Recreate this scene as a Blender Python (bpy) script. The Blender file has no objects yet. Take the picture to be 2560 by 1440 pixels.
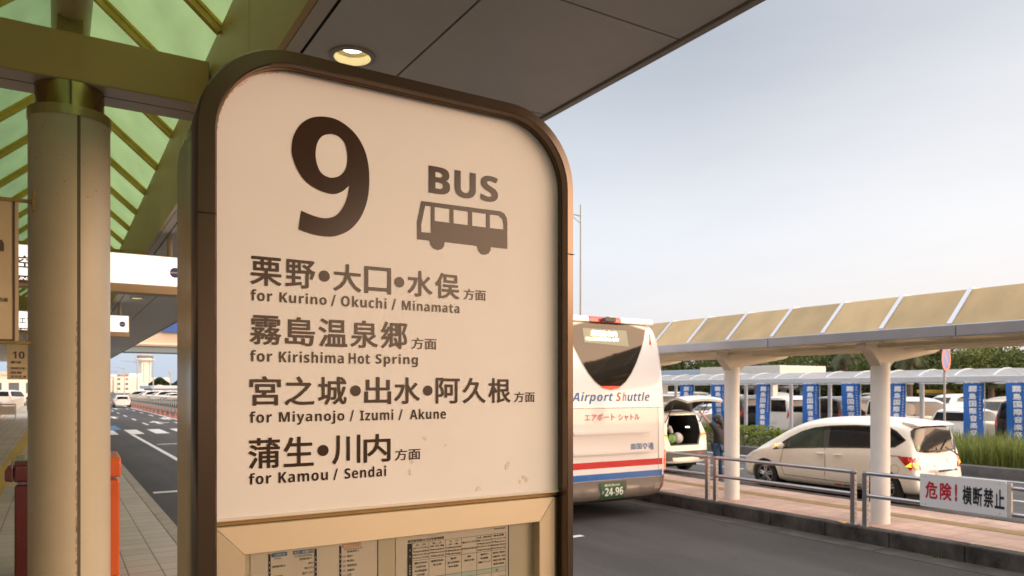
import bpy, bmesh, math, random
from mathutils import Vector, Matrix
from mathutils.bvhtree import BVHTree
R = math.radians
rnd = random.Random(7)
SC = bpy.context.scene
COL = SC.collection

# ------------------------------------------------------------------ camera
YAW = R(31.587)
cam_d = bpy.data.cameras.new('camera')
cam = bpy.data.objects.new('camera', cam_d)
COL.objects.link(cam)
cam.location = (0, 0, 2.2)
cam.rotation_euler = (R(90), 0, -YAW)
cam_d.sensor_width = 36
cam_d.lens = 36 * 1854 / 2560
cam_d.shift_y = 252 / 2560
cam_d.clip_start = 0.05
cam_d.clip_end = 6000
cam_d.dof.use_dof = True
cam_d.dof.focus_distance = 1.66
cam_d.dof.aperture_fstop = 10
SC.camera = cam

# ------------------------------------------------------------------ sky, sun, exposure
SUN_AZ = Vector((0.62, -0.78, 0)).normalized()
SUN_EL = R(9)
world = bpy.data.worlds.new('World')
SC.world = world
world.use_nodes = True
wn = world.node_tree
wn.nodes.clear()
W = wn.nodes.new
wl = wn.links.new
w_out = W('ShaderNodeOutputWorld')
w_bg = W('ShaderNodeBackground')
w_sky = W('ShaderNodeTexSky')
w_sky.sky_type = 'NISHITA'
w_sky.sun_disc = False
w_sky.sun_elevation = SUN_EL
w_sky.sun_rotation = math.atan2(SUN_AZ.x, SUN_AZ.y)
w_sky.air_density = 1.2
w_sky.dust_density = 3.0
w_skyb = W('ShaderNodeVectorMath'); w_skyb.operation = 'SCALE'; w_skyb.inputs['Scale'].default_value = 0.10
wl(w_sky.outputs[0], w_skyb.inputs[0])
# thin evening veil of high cloud over the clear sky
w_tc = W('ShaderNodeTexCoord')
w_sep = W('ShaderNodeSeparateXYZ')
wl(w_tc.outputs['Generated'], w_sep.inputs[0])
w_dot = W('ShaderNodeVectorMath'); w_dot.operation = 'DOT_PRODUCT'
w_dot.inputs[1].default_value = SUN_AZ
wl(w_tc.outputs['Generated'], w_dot.inputs[0])
w_mr = W('ShaderNodeMapRange'); w_mr.inputs[1].default_value = -1; w_mr.inputs[2].default_value = 1
wl(w_dot.outputs['Value'], w_mr.inputs[0])
def ramp(nt, stops):
    r = nt.nodes.new('ShaderNodeValToRGB')
    e = r.color_ramp.elements
    while len(e) < len(stops): e.new(0.5)
    for el, (p, c) in zip(e, stops):
        el.position = p; el.color = (*c, 1)
    return r
w_low = ramp(wn, [(0.0, (.36, .42, .50)), (.2, (.37, .425, .50)), (.42, (.54, .50, .495)), (.6, (.575, .515, .49)), (.68, (.62, .545, .50)), (.82, (2.3, 1.95, 1.7)), (1.0, (3.9, 2.0, .95))])
w_mid = ramp(wn, [(0.0, (.42, .54, .74)), (.3, (.515, .54, .59)), (.6, (.575, .57, .585)), (.68, (.575, .565, .58)), (.82, (2.7, 2.4, 2.2)), (.93, (3.2, 2.6, 2.15)), (1.0, (4.2, 2.1, 1.05))])
w_hi = ramp(wn, [(0.0, (.28, .32, .38)), (.45, (.285, .31, .35)), (.62, (.42, .43, .46)), (1.0, (1.3, 1.0, .78))])
w_zen = ramp(wn, [(0.0, (1.25, 1.28, 1.38)), (1.0, (1.6, 1.42, 1.25))])
for r in (w_low, w_mid, w_hi, w_zen): wl(w_mr.outputs[0], r.inputs[0])
w_e1 = W('ShaderNodeMapRange'); w_e1.interpolation_type = 'SMOOTHSTEP'
w_e1.inputs[1].default_value = -0.02; w_e1.inputs[2].default_value = 0.22
wl(w_sep.outputs['Z'], w_e1.inputs[0])
w_e2 = W('ShaderNodeMapRange'); w_e2.interpolation_type = 'SMOOTHSTEP'
w_e2.inputs[1].default_value = 0.15; w_e2.inputs[2].default_value = 0.46
wl(w_sep.outputs['Z'], w_e2.inputs[0])
def mixc(nt, fac, a, b):
    m = nt.nodes.new('ShaderNodeMix'); m.data_type = 'RGBA'
    if isinstance(fac, (int, float)): m.inputs[0].default_value = fac
    else: nt.links.new(fac, m.inputs[0])
    for s, v in ((m.inputs[6], a), (m.inputs[7], b)):
        if isinstance(v, tuple): s.default_value = (*v, 1)
        else: nt.links.new(v, s)
    return m.outputs[2]
veil = mixc(wn, w_e2.outputs[0], mixc(wn, w_e1.outputs[0], w_low.outputs[0], w_mid.outputs[0]), w_hi.outputs[0])
w_e3 = W('ShaderNodeMapRange'); w_e3.interpolation_type = 'SMOOTHSTEP'
w_e3.inputs[1].default_value = 0.46; w_e3.inputs[2].default_value = 0.80
wl(w_sep.outputs['Z'], w_e3.inputs[0])
veil = mixc(wn, w_e3.outputs[0], veil, w_zen.outputs[0])
w_cn = W('ShaderNodeTexNoise'); w_cn.inputs['Scale'].default_value = 2.2; w_cn.inputs['Detail'].default_value = 7; w_cn.inputs['Roughness'].default_value = .6
w_cm = W('ShaderNodeMapping'); w_cm.inputs['Scale'].default_value = (1, 1, 5)
wl(w_tc.outputs['Generated'], w_cm.inputs[0]); wl(w_cm.outputs[0], w_cn.inputs[0])
w_cl = ramp(wn, [(.3, (.955, .955, .965)), (.7, (1.03, 1.025, 1.02))]); wl(w_cn.outputs[0], w_cl.inputs[0])
w_mul = W('ShaderNodeMix'); w_mul.data_type = 'RGBA'; w_mul.blend_type = 'MULTIPLY'; w_mul.inputs[0].default_value = 1
wl(veil, w_mul.inputs[6]); wl(w_cl.outputs[0], w_mul.inputs[7])
wl(mixc(wn, 0.85, w_skyb.outputs[0], w_mul.outputs[2]), w_bg.inputs[0])
w_bg.inputs[1].default_value = 1.0
wl(w_bg.outputs[0], w_out.inputs[0])

sun_d = bpy.data.lights.new('sun', 'SUN')
sun_d.energy = 0.7
sun_d.color = (1.0, .82, .64)
sun_d.angle = R(40)
sun = bpy.data.objects.new('sun', sun_d)
COL.objects.link(sun)
sun_dir = Vector((SUN_AZ.x * math.cos(SUN_EL), SUN_AZ.y * math.cos(SUN_EL), math.sin(SUN_EL)))
sun.rotation_euler = (-sun_dir).to_track_quat('-Z', 'Y').to_euler()
SC.view_settings.view_transform = 'Standard'
SC.view_settings.look = 'None'
SC.view_settings.exposure = 0.92
SC.view_settings.gamma = 1.0
SC.cycles.use_denoising = True
SC.cycles.max_bounces = 8

# ------------------------------------------------------------------ helpers
def thing(name, label, cat, loc=(0, 0, 0), rotz=0, group=None):
    o = bpy.data.objects.new(name, None)
    COL.objects.link(o)
    o.empty_display_size = .2
    o.location = loc
    o.rotation_euler = (0, 0, rotz)
    o['label'] = label
    o['category'] = cat
    if group: o['group'] = group
    return o

def tag(o, label, cat, group=None):
    o['label'] = label; o['category'] = cat
    if group: o['group'] = group
    return o

def copy_tree(root, loc, rotz, label, group=None, recolor=None):
    r = root.copy(); COL.objects.link(r)
    r.location = loc; r.rotation_euler = (0, 0, rotz); r['label'] = label
    if group: r['group'] = group
    def rec(src, dst):
        for ch in src.children:
            c = ch.copy(); COL.objects.link(c); c.parent = dst
            if recolor and ch.name.split('.')[0] in recolor:
                c.material_slots[0].link = 'OBJECT'
                c.material_slots[0].material = recolor[ch.name.split('.')[0]]
            rec(ch, c)
    rec(root, r)
    return r

class MB:
    def __init__(s): s.v = []; s.f = []
    def add(s, vs, fs):
        o = len(s.v); s.v += [tuple(v) for v in vs]; s.f += [[i + o for i in f] for f in fs]; return s
    def box(s, x0, x1, y0, y1, z0, z1):
        return s.add([(x0, y0, z0), (x1, y0, z0), (x1, y1, z0), (x0, y1, z0), (x0, y0, z1), (x1, y0, z1), (x1, y1, z1), (x0, y1, z1)],
                     [(0, 3, 2, 1), (4, 5, 6, 7), (0, 1, 5, 4), (1, 2, 6, 5), (2, 3, 7, 6), (3, 0, 4, 7)])
    def prism(s, poly, axis, a0, a1):
        # poly in the two remaining axes: x->(y,z)  y->(x,z)  z->(x,y)
        n = len(poly)
        def P(u, w, a): return {'x': (a, u, w), 'y': (u, a, w), 'z': (u, w, a)}[axis]
        vs = [P(u, w, a0) for u, w in poly] + [P(u, w, a1) for u, w in poly]
        fs = [list(range(n)), list(range(2 * n - 1, n - 1, -1))]
        fs += [(i, i + n, (i + 1) % n + n, (i + 1) % n) for i in range(n)]
        return s.add(vs, fs)
    def cyl(s, p0, p1, r0, r1=None, n=12, cap=True):
        r1 = r0 if r1 is None else r1
        p0, p1 = Vector(p0), Vector(p1)
        d = (p1 - p0).normalized()
        u = d.orthogonal().normalized(); w = d.cross(u)
        vs = []
        for p, r in ((p0, r0), (p1, r1)):
            vs += [p + (u * math.cos(2 * math.pi * i / n) + w * math.sin(2 * math.pi * i / n)) * r for i in range(n)]
        fs = [(i, (i + 1) % n, n + (i + 1) % n, n + i) for i in range(n)]
        if cap: fs += [list(range(n - 1, -1, -1)), list(range(n, 2 * n))]
        return s.add(vs, fs)
    def tube(s, pts, r, n=8):
        for a, b in zip(pts[:-1], pts[1:]): s.cyl(a, b, r, r, n)
        return s
    def lathe(s, prof, c=(0, 0, 0), n=24):
        m = len(prof)
        vs = [(c[0] + r * math.cos(2 * math.pi * i / n), c[1] + r * math.sin(2 * math.pi * i / n), c[2] + z) for i in range(n) for r, z in prof]
        fs = [(i * m + k, ((i + 1) % n) * m + k, ((i + 1) % n) * m + k + 1, i * m + k + 1) for i in range(n) for k in range(m - 1)]
        return s.add(vs, fs)
    def quad(s, a, b, c, d): return s.add([a, b, c, d], [(0, 1, 2, 3)])
    def build(s, name, mat, parent=None, smooth=False, bevel=0, seg=2, world=False, recalc=True):
        me = bpy.data.meshes.new(name)
        vs = s.v
        if world and parent: 
            L = parent.location; vs = [(x - L.x, y - L.y, z - L.z) for x, y, z in vs]
        me.from_pydata(vs, [], s.f)
        if bevel or recalc:
            bm = bmesh.new(); bm.from_mesh(me)
            if bevel:
                bmesh.ops.remove_doubles(bm, verts=bm.verts, dist=1e-5)
                es = [e for e in bm.edges if len(e.link_faces) == 2 and e.calc_face_angle(0) > .4]
                bmesh.ops.bevel(bm, geom=es, offset=bevel, segments=seg, affect='EDGES', profile=.5, clamp_overlap=True)
            bmesh.ops.recalc_face_normals(bm, faces=bm.faces)
            bm.to_mesh(me); bm.free()
        return link(name, me, mat, parent, smooth)

def link(name, me, mat, parent=None, smooth=False):
    me.materials.clear(); me.materials.append(mat)
    if smooth:
        me.polygons.foreach_set('use_smooth', [True] * len(me.polygons))
        try: me.set_sharp_from_angle(angle=R(38))
        except Exception: pass
    o = bpy.data.objects.new(name, me)
    COL.objects.link(o)
    if parent: o.parent = parent
    return o

def struct(o):
    o['kind'] = 'structure'; return o
def stuff(o):
    o['kind'] = 'stuff'; return o

# --- materials
MATS = {}
def mat(name, color, rough=.6, metal=0, noise=0, nscale=8, bump=0, bscale=60, spec=.5, coat=0, emit=None, estr=1, dark=None, stretch=(1, 1, 1), croll=(.35, .75), rvar=0):
    if name in MATS: return MATS[name]
    m = bpy.data.materials.new(name); m.use_nodes = True
    nt = m.node_tree; b = nt.nodes['Principled BSDF']
    b.inputs['Base Color'].default_value = (*color, 1)
    b.inputs['Roughness'].default_value = rough
    b.inputs['Metallic'].default_value = metal
    b.inputs['Specular IOR Level'].default_value = spec
    if coat: b.inputs['Coat Weight'].default_value = coat; b.inputs['Coat Roughness'].default_value = .04
    if emit: b.inputs['Emission Color'].default_value = (*emit, 1); b.inputs['Emission Strength'].default_value = estr
    if noise or bump or rvar:
        tc = nt.nodes.new('ShaderNodeTexCoord'); mp = nt.nodes.new('ShaderNodeMapping')
        mp.inputs['Scale'].default_value = stretch
        nt.links.new(tc.outputs['Object'], mp.inputs[0])
    if noise:
        n = nt.nodes.new('ShaderNodeTexNoise'); n.inputs['Scale'].default_value = nscale; n.inputs['Detail'].default_value = 6; n.inputs['Roughness'].default_value = .65
        nt.links.new(mp.outputs[0], n.inputs[0])
        dk = dark or tuple(c * (1 - noise) for c in color)
        r = ramp(nt, [(croll[0], dk), (croll[1], color)])
        nt.links.new(n.outputs[0], r.inputs[0]); nt.links.new(r.outputs[0], b.inputs['Base Color'])
        if rvar:
            q = nt.nodes.new('ShaderNodeMapRange'); q.inputs[3].default_value = rough - rvar; q.inputs[4].default_value = rough + rvar
            nt.links.new(n.outputs[0], q.inputs[0]); nt.links.new(q.outputs[0], b.inputs['Roughness'])
    if bump:
        n2 = nt.nodes.new('ShaderNodeTexNoise'); n2.inputs['Scale'].default_value = bscale; n2.inputs['Detail'].default_value = 4
        nt.links.new(mp.outputs[0], n2.inputs[0])
        bp = nt.nodes.new('ShaderNodeBump'); bp.inputs['Strength'].default_value = bump; bp.inputs['Distance'].default_value = .01
        nt.links.new(n2.outputs[0], bp.inputs['Height']); nt.links.new(bp.outputs[0], b.inputs['Normal'])
    MATS[name] = m
    return m

def tile_mat(name, c1, c2, joint, tw, th, jw=.006, rough=.65, offset=0, stain=.25, rot=0, sscale=.6):
    m = bpy.data.materials.new(name); m.use_nodes = True
    nt = m.node_tree; b = nt.nodes['Principled BSDF']; b.inputs['Roughness'].default_value = rough
    tc = nt.nodes.new('ShaderNodeTexCoord'); mp = nt.nodes.new('ShaderNodeMapping'); mp.inputs['Rotation'].default_value = (0, 0, rot)
    nt.links.new(tc.outputs['Object'], mp.inputs[0])
    br = nt.nodes.new('ShaderNodeTexBrick'); br.offset = offset; br.squash = 1
    br.inputs['Color1'].default_value = (*c1, 1); br.inputs['Color2'].default_value = (*c2, 1); br.inputs['Mortar'].default_value = (*joint, 1)
    br.inputs['Scale'].default_value = 1; br.inputs['Mortar Size'].default_value = jw; br.inputs['Mortar Smooth'].default_value = .2
    br.inputs['Bias'].default_value = 0; br.inputs['Brick Width'].default_value = tw; br.inputs['Row Height'].default_value = th
    nt.links.new(mp.outputs[0], br.inputs[0])
    n = nt.nodes.new('ShaderNodeTexNoise'); n.inputs['Scale'].default_value = sscale; n.inputs['Detail'].default_value = 8; n.inputs['Roughness'].default_value = .7
    nt.links.new(tc.outputs['Object'], n.inputs[0])
    r = ramp(nt, [(.3, (1 - stain,) * 3), (.7, (1.08,) * 3)])
    nt.links.new(n.outputs[0], r.inputs[0])
    mx = nt.nodes.new('ShaderNodeMix'); mx.data_type = 'RGBA'; mx.blend_type = 'MULTIPLY'; mx.inputs[0].default_value = 1
    nt.links.new(br.outputs[0], mx.inputs[6]); nt.links.new(r.outputs[0], mx.inputs[7])
    nt.links.new(mx.outputs[2], b.inputs['Base Color'])
    bp = nt.nodes.new('ShaderNodeBump'); bp.inputs['Strength'].default_value = .3; bp.inputs['Distance'].default_value = .004; bp.invert = True
    nt.links.new(br.outputs['Fac'], bp.inputs['Height']); nt.links.new(bp.outputs[0], b.inputs['Normal'])
    return m

def leaf_mat(name, c1, c2, trans=.35):
    m = bpy.data.materials.new(name); m.use_nodes = True
    nt = m.node_tree; b = nt.nodes['Principled BSDF']; out = nt.nodes['Material Output']
    b.inputs['Roughness'].default_value = .6
    g = nt.nodes.new('ShaderNodeNewGeometry')
    oi = nt.nodes.new('ShaderNodeObjectInfo')
    ad = nt.nodes.new('ShaderNodeMath'); ad.operation = 'MULTIPLY_ADD'; ad.inputs[1].default_value = .75
    ml = nt.nodes.new('ShaderNodeMath'); ml.operation = 'MULTIPLY'; ml.inputs[1].default_value = .25
    nt.links.new(oi.outputs['Random'], ml.inputs[0])
    nt.links.new(g.outputs['Random Per Island'], ad.inputs[0]); nt.links.new(ml.outputs[0], ad.inputs[2])
    c = mixc(nt, ad.outputs[0], c1, c2)
    nt.links.new(c, b.inputs['Base Color'])
    t = nt.nodes.new('ShaderNodeBsdfTranslucent'); nt.links.new(c, t.inputs[0])
    mx = nt.nodes.new('ShaderNodeMixShader'); mx.inputs[0].default_value = trans
    nt.links.new(b.outputs[0], mx.inputs[1]); nt.links.new(t.outputs[0], mx.inputs[2]); nt.links.new(mx.outputs[0], out.inputs[0])
    return m

def translucent_mat(name, color, trans=.75, rough=.3, clear=0, noise=.15, nscale=3, stretch=(1, 1, 1)):
    m = bpy.data.materials.new(name); m.use_nodes = True
    nt = m.node_tree; b = nt.nodes['Principled BSDF']; out = nt.nodes['Material Output']
    b.inputs['Roughness'].default_value = rough
    tc = nt.nodes.new('ShaderNodeTexCoord'); mp = nt.nodes.new('ShaderNodeMapping'); mp.inputs['Scale'].default_value = stretch
    nt.links.new(tc.outputs['Object'], mp.inputs[0])
    n = nt.nodes.new('ShaderNodeTexNoise'); n.inputs['Scale'].default_value = nscale; n.inputs['Detail'].default_value = 5
    nt.links.new(mp.outputs[0], n.inputs[0])
    r = ramp(nt, [(.3, tuple(c * (1 - noise) for c in color)), (.7, color)])
    nt.links.new(n.outputs[0], r.inputs[0])
    nt.links.new(r.outputs[0], b.inputs['Base Color'])
    t = nt.nodes.new('ShaderNodeBsdfTranslucent'); nt.links.new(r.outputs[0], t.inputs[0])
    mx = nt.nodes.new('ShaderNodeMixShader'); mx.inputs[0].default_value = trans
    nt.links.new(b.outputs[0], mx.inputs[1]); nt.links.new(t.outputs[0], mx.inputs[2])
    last = mx.outputs[0]
    if clear:
        tr = nt.nodes.new('ShaderNodeBsdfTransparent'); tr.inputs[0].default_value = (*color, 1)
        m2 = nt.nodes.new('ShaderNodeMixShader'); m2.inputs[0].default_value = clear
        nt.links.new(last, m2.inputs[1]); nt.links.new(tr.outputs[0], m2.inputs[2]); last = m2.outputs[0]
    nt.links.new(last, out.inputs[0])
    return m

def clear_glass(name, tint=(.95, .97, .95), amount=.88):
    m = bpy.data.materials.new(name); m.use_nodes = True
    nt = m.node_tree; out = nt.nodes['Material Output']; nt.nodes.remove(nt.nodes['Principled BSDF'])
    g = nt.nodes.new('ShaderNodeBsdfGlossy'); g.inputs['Roughness'].default_value = .02
    t = nt.nodes.new('ShaderNodeBsdfTransparent'); t.inputs[0].default_value = (*tint, 1)
    f = nt.nodes.new('ShaderNodeFresnel'); f.inputs[0].default_value = 1.45
    mx = nt.nodes.new('ShaderNodeMixShader')
    nt.links.new(f.outputs[0], mx.inputs[0]); nt.links.new(t.outputs[0], mx.inputs[1]); nt.links.new(g.outputs[0], mx.inputs[2])
    nt.links.new(mx.outputs[0], out.inputs[0])
    return m

def asphalt_mat(name, base, patch):
    m = bpy.data.materials.new(name); m.use_nodes = True
    nt = m.node_tree; b = nt.nodes['Principled BSDF']; b.inputs['Roughness'].default_value = .82
    tc = nt.nodes.new('ShaderNodeTexCoord')
    def noise(sc, det, st=(1, 1, 1), lo=.35, hi=.65, a=.7, bb=1.1):
        mp = nt.nodes.new('ShaderNodeMapping'); mp.inputs['Scale'].default_value = st; nt.links.new(tc.outputs['Object'], mp.inputs[0])
        n = nt.nodes.new('ShaderNodeTexNoise'); n.inputs['Scale'].default_value = sc; n.inputs['Detail'].default_value = det; n.inputs['Roughness'].default_value = .65
        nt.links.new(mp.outputs[0], n.inputs[0]); r = ramp(nt, [(lo, (a,) * 3), (hi, (bb,) * 3)]); nt.links.new(n.outputs[0], r.inputs[0]); return r.outputs[0], n
    def mul(x, y):
        q = nt.nodes.new('ShaderNodeMix'); q.data_type = 'RGBA'; q.blend_type = 'MULTIPLY'; q.inputs[0].default_value = 1
        if isinstance(x, tuple): q.inputs[6].default_value = (*x, 1)
        else: nt.links.new(x, q.inputs[6])
        nt.links.new(y, q.inputs[7]); return q.outputs[2]
    big, _ = noise(.45, 6, (1, .45, 1), .35, .65, 1 - patch, 1.08)
    trk, _ = noise(1.3, 4, (1.2, .05, 1), .42, .62, 1 - patch * .55, 1.05)
    spot, _ = noise(1.7, 3, (1, 1, 1), .26, .36, .62, 1.0)
    grit, gn = noise(48, 4, (1, 1, 1), .3, .7, .58, 1.42)
    nt.links.new(mul(mul(mul(mul(base, big), trk), spot), grit), b.inputs['Base Color'])
    bp = nt.nodes.new('ShaderNodeBump'); bp.inputs['Strength'].default_value = .5; bp.inputs['Distance'].default_value = .008
    nt.links.new(gn.outputs[0], bp.inputs['Height']); nt.links.new(bp.outputs[0], b.inputs['Normal'])
    return m

# --- flat shapes: text and filled outlines -> (verts2d, faces)
def _curve_mesh(cu):
    o = bpy.data.objects.new('tmp_curve', cu); COL.objects.link(o)
    dg = bpy.context.evaluated_depsgraph_get(); dg.update()
    me = bpy.data.meshes.new_from_object(o.evaluated_get(dg))
    vs = [(v.co.x, v.co.y) for v in me.vertices]; fs = [list(p.vertices) for p in me.polygons]
    COL.objects.unlink(o); bpy.data.objects.remove(o); bpy.data.curves.remove(cu); bpy.data.meshes.remove(me)
    return vs, fs
# heavier sans lettering from the built-in font's mathematical bold letters
def bs(s): return ''.join(chr(0x1D5D4 + ord(c) - 65) if 'A' <= c <= 'Z' else chr(0x1D5EE + ord(c) - 97) if 'a' <= c <= 'z' else chr(0x1D7EC + ord(c) - 48) if c.isdigit() and ord(c) < 128 else c for c in s)
def bi(s): return ''.join(chr(0x1D63C + ord(c) - 65) if 'A' <= c <= 'Z' else chr(0x1D656 + ord(c) - 97) if 'a' <= c <= 'z' else c for c in s)
_TC = {}
def text2d(body, bold=0.0, shear=0, spacing=1.0, res=3):
    k = (body, bold, shear, spacing)
    if k in _TC: return _TC[k]
    cu = bpy.data.curves.new('tmp_text', 'FONT'); cu.body = body; cu.size = 1; cu.shear = shear; cu.space_character = spacing
    cu.resolution_u = res
    vs, fs = _curve_mesh(cu)
    if bold:       # heavier weight: the same outline struck several times around its place, each a hair prouder
        V, F = [], []; n = 8 if bold > .014 else 4
        for i in range(n + 1):
            dx, dy = (0, 0) if i == n else (bold * math.cos(2 * math.pi * (i + .5) / n), bold * math.sin(2 * math.pi * (i + .5) / n))
            o = len(V); V += [(x + dx, y + dy, i / n) for x, y in vs]; F += [[q + o for q in f] for f in fs]
        vs, fs = V, F
    _TC[k] = (vs, fs)
    return _TC[k]
def fill2d(loops):
    cu = bpy.data.curves.new('tmp_fill', 'CURVE'); cu.dimensions = '2D'; cu.fill_mode = 'BOTH'
    for L in loops:
        s = cu.splines.new('POLY'); s.points.add(len(L) - 1)
        for p, (x, y) in zip(s.points, L): p.co = (x, y, 0, 1)
        s.use_cyclic_u = True
    return _curve_mesh(cu)
def fit(vf, x0, x1, y0, y1):
    vs, fs = vf
    vs = [v if len(v) == 3 else (v[0], v[1], 0) for v in vs]
    ax, bx = min(v[0] for v in vs), max(v[0] for v in vs); ay, by = min(v[1] for v in vs), max(v[1] for v in vs)
    return [(x0 + (x - ax) / (bx - ax) * (x1 - x0), y0 + (y - ay) / max(by - ay, 1e-6) * (y1 - y0), h) for x, y, h in vs], fs
def spline(pts, closed=True, k=4):
    out = []; n = len(pts)
    rng = range(n) if closed else range(n - 1)
    for i in rng:
        if closed: p0, p1, p2, p3 = pts[i - 1], pts[i], pts[(i + 1) % n], pts[(i + 2) % n]
        else: p0, p1, p2, p3 = pts[max(i - 1, 0)], pts[i], pts[i + 1], pts[min(i + 2, n - 1)]
        for j in range(k):
            t = j / k
            out.append(tuple(.5 * ((2 * b) + (-a + c) * t + (2 * a - 5 * b + 4 * c - d) * t * t + (-a + 3 * b - 3 * c + d) * t ** 3) for a, b, c, d in zip(p0, p1, p2, p3)))
    if not closed: out.append(pts[-1])
    return out
def on_y(mb, vf, y):      # lay a flat shape on a plane facing -Y (x right, z up)
    vs, fs = vf
    mb.add([(v[0], y - (v[2] * 3e-4 if len(v) == 3 else 0), v[1]) for v in vs], fs); return mb

# --- surfaces laid on a body by ray casting along an axis
def decal(name, bvh, loops, axis, frm, m, parent, off=.004, maxlen=.12, smooth=True, flat=None, thick=0):
    """loops: list of polylines in (y,z) for axis x, or (x,z) for axis y; frm: start coordinate outside the body."""
    vs, fs = flat if flat else fill2d(loops)
    bm = bmesh.new()
    bv = [bm.verts.new((v[0], v[1], v[2] if len(v) == 3 else 0)) for v in vs]
    for f in fs:
        try: bm.faces.new([bv[i] for i in f])
        except ValueError: pass
    if not flat or maxlen < 1:
        for _ in range(6):
            bmesh.ops.triangulate(bm, faces=bm.faces)
            es = [e for e in bm.edges if e.calc_length() > maxlen]
            if not es: break
            bmesh.ops.subdivide_edges(bm, edges=es, cuts=1)
        bmesh.ops.triangulate(bm, faces=bm.faces)
    for v in bm.verts:
        a, b, hh = v.co
        if axis == 'x': o, d = Vector((frm, a, b)), Vector((-1 if frm > 0 else 1, 0, 0))
        elif axis == 'y': o, d = Vector((a, frm, b)), Vector((0, -1 if frm > 0 else 1, 0))
        else: o, d = Vector((a, b, frm)), Vector((0, 0, -1))
        hit = bvh.ray_cast(o, d)
        if hit[0] is None:
            p = o.copy()
            if axis == 'x': p.x = frm * .5
            elif axis == 'y': p.y = frm * .5
            hit = bvh.find_nearest(o)
        nrm = hit[1]
        if nrm.dot(d) > 0: nrm = -nrm
        v.co = hit[0] + nrm * (off + hh * .002)
    bmesh.ops.recalc_face_normals(bm, faces=bm.faces)
    # make the sheet face outward
    tot = sum((f.normal.dot(-d) for f in bm.faces), 0)
    if tot < 0: bmesh.ops.reverse_faces(bm, faces=bm.faces)
    me = bpy.data.meshes.new(name); bm.to_mesh(me); bm.free()
    return link(name, me, m, parent, smooth)

# ------------------------------------------------------------------ materials
asphalt = asphalt_mat('asphalt', (.056, .054, .053), .30)
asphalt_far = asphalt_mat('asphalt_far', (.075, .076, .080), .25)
paint_white = mat('road_paint', (.72, .72, .70), .7, noise=.25, nscale=6)
earth = mat('earth', (.16, .17, .13), .9, noise=.4, nscale=.05)
kerb_mat = mat('kerb_concrete', (.36, .33, .27), .8, noise=.25, nscale=4, bump=.2)
kerb_dark = mat('kerb_stained', (.105, .095, .085), .9, noise=.80, nscale=3.2, bump=.6, bscale=30, stretch=(1, 1, .6))
side_tile = tile_mat('sidewalk_tile', (.40, .37, .31), (.45, .42, .35), (.13, .12, .10), .333, .333, .007, rot=R(0), offset=0, stain=.2)
island_tile = tile_mat('island_tile', (.62, .43, .36), (.70, .51, .43), (.36, .27, .22), .30, .30, .006, stain=.45, sscale=.9)
tactile = mat('tactile_yellow', (.55, .38, .07), .7, noise=.3, nscale=5)
tactile_old = mat('tactile_worn', (.40, .28, .12), .8, noise=.35, nscale=4)
soffit_m = mat('soffit_panel', (.56, .54, .52), .42, noise=.12, nscale=1.2)
soffit_strip = mat('soffit_strip', (.52, .48, .43), .5, noise=.15, nscale=3)
dark_gap = mat('dark_gap', (.012, .011, .010), .9)
green_metal = mat('green_metal', (.48, .33, .13), .38, noise=.10, nscale=2)
beam_under = mat('beam_underside', (.36, .29, .25), .5)
gold_bar = mat('gold_bar', (.66, .46, .07), .45, noise=.35, nscale=6)
roof_glass = translucent_mat('green_roof_glass', (.24, .375, .18), .80, .25, clear=.08, noise=.24, nscale=1.3, stretch=(1, 1, 2.5))
column_m = mat('column_metal', (.52, .45, .33), .38, noise=.10, nscale=3)
column_spot = mat('column_rust', (.20, .13, .07), .8)
brass = mat('brass_collar', (.50, .40, .19), .24, metal=1, noise=.3, nscale=5)
seam_m = mat('column_seam', (.10, .085, .06), .6)
pipe_m = mat('cream_pipe', (.52, .44, .30), .45, noise=.15, nscale=4)
rust_plate = mat('rusty_plate', (.45, .33, .12), .8, noise=.5, nscale=14)
bronze = mat('bronze_frame', (.14, .102, .076), .24, metal=.85, noise=.12, nscale=2, stretch=(1, 1, .2))
housing_m = mat('bronze_side', (.42, .35, .22), .22, metal=.9, noise=.25, nscale=2.5, stretch=(1, 1, .3))
sign_white = mat('sign_panel_acrylic', (.86, .845, .85), .42, spec=.22, noise=.05, nscale=3, bump=.02, bscale=14)
sign_brown = mat('sign_brown', (.042, .022, .013), .2, spec=.24)
sign_edge = mat('sign_edge_wear', (.68, .48, .42), .7)
stain_m = mat('glue_stain', (.79, .72, .62), .6)
case_m = mat('case_anodised', (.60, .51, .37), .45, metal=.2, noise=.06, nscale=3)
case_back = mat('case_back', (.62, .56, .44), .6)
paper = mat('paper', (.72, .66, .58), .8)
ink = mat('ink', (.03, .025, .03), .7)
blue_ink = mat('blue_ink', (.05, .17, .38), .6)
orange_ink = mat('orange_ink', (.72, .25, .06), .6)
teal_ink = mat('teal_ink', (.50, .60, .55), .7)
red_ink = mat('red_ink', (.5, .03, .03), .6)
case_glass = clear_glass('case_glass')
black_plastic = mat('black_plastic', (.02, .02, .02), .5)

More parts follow.
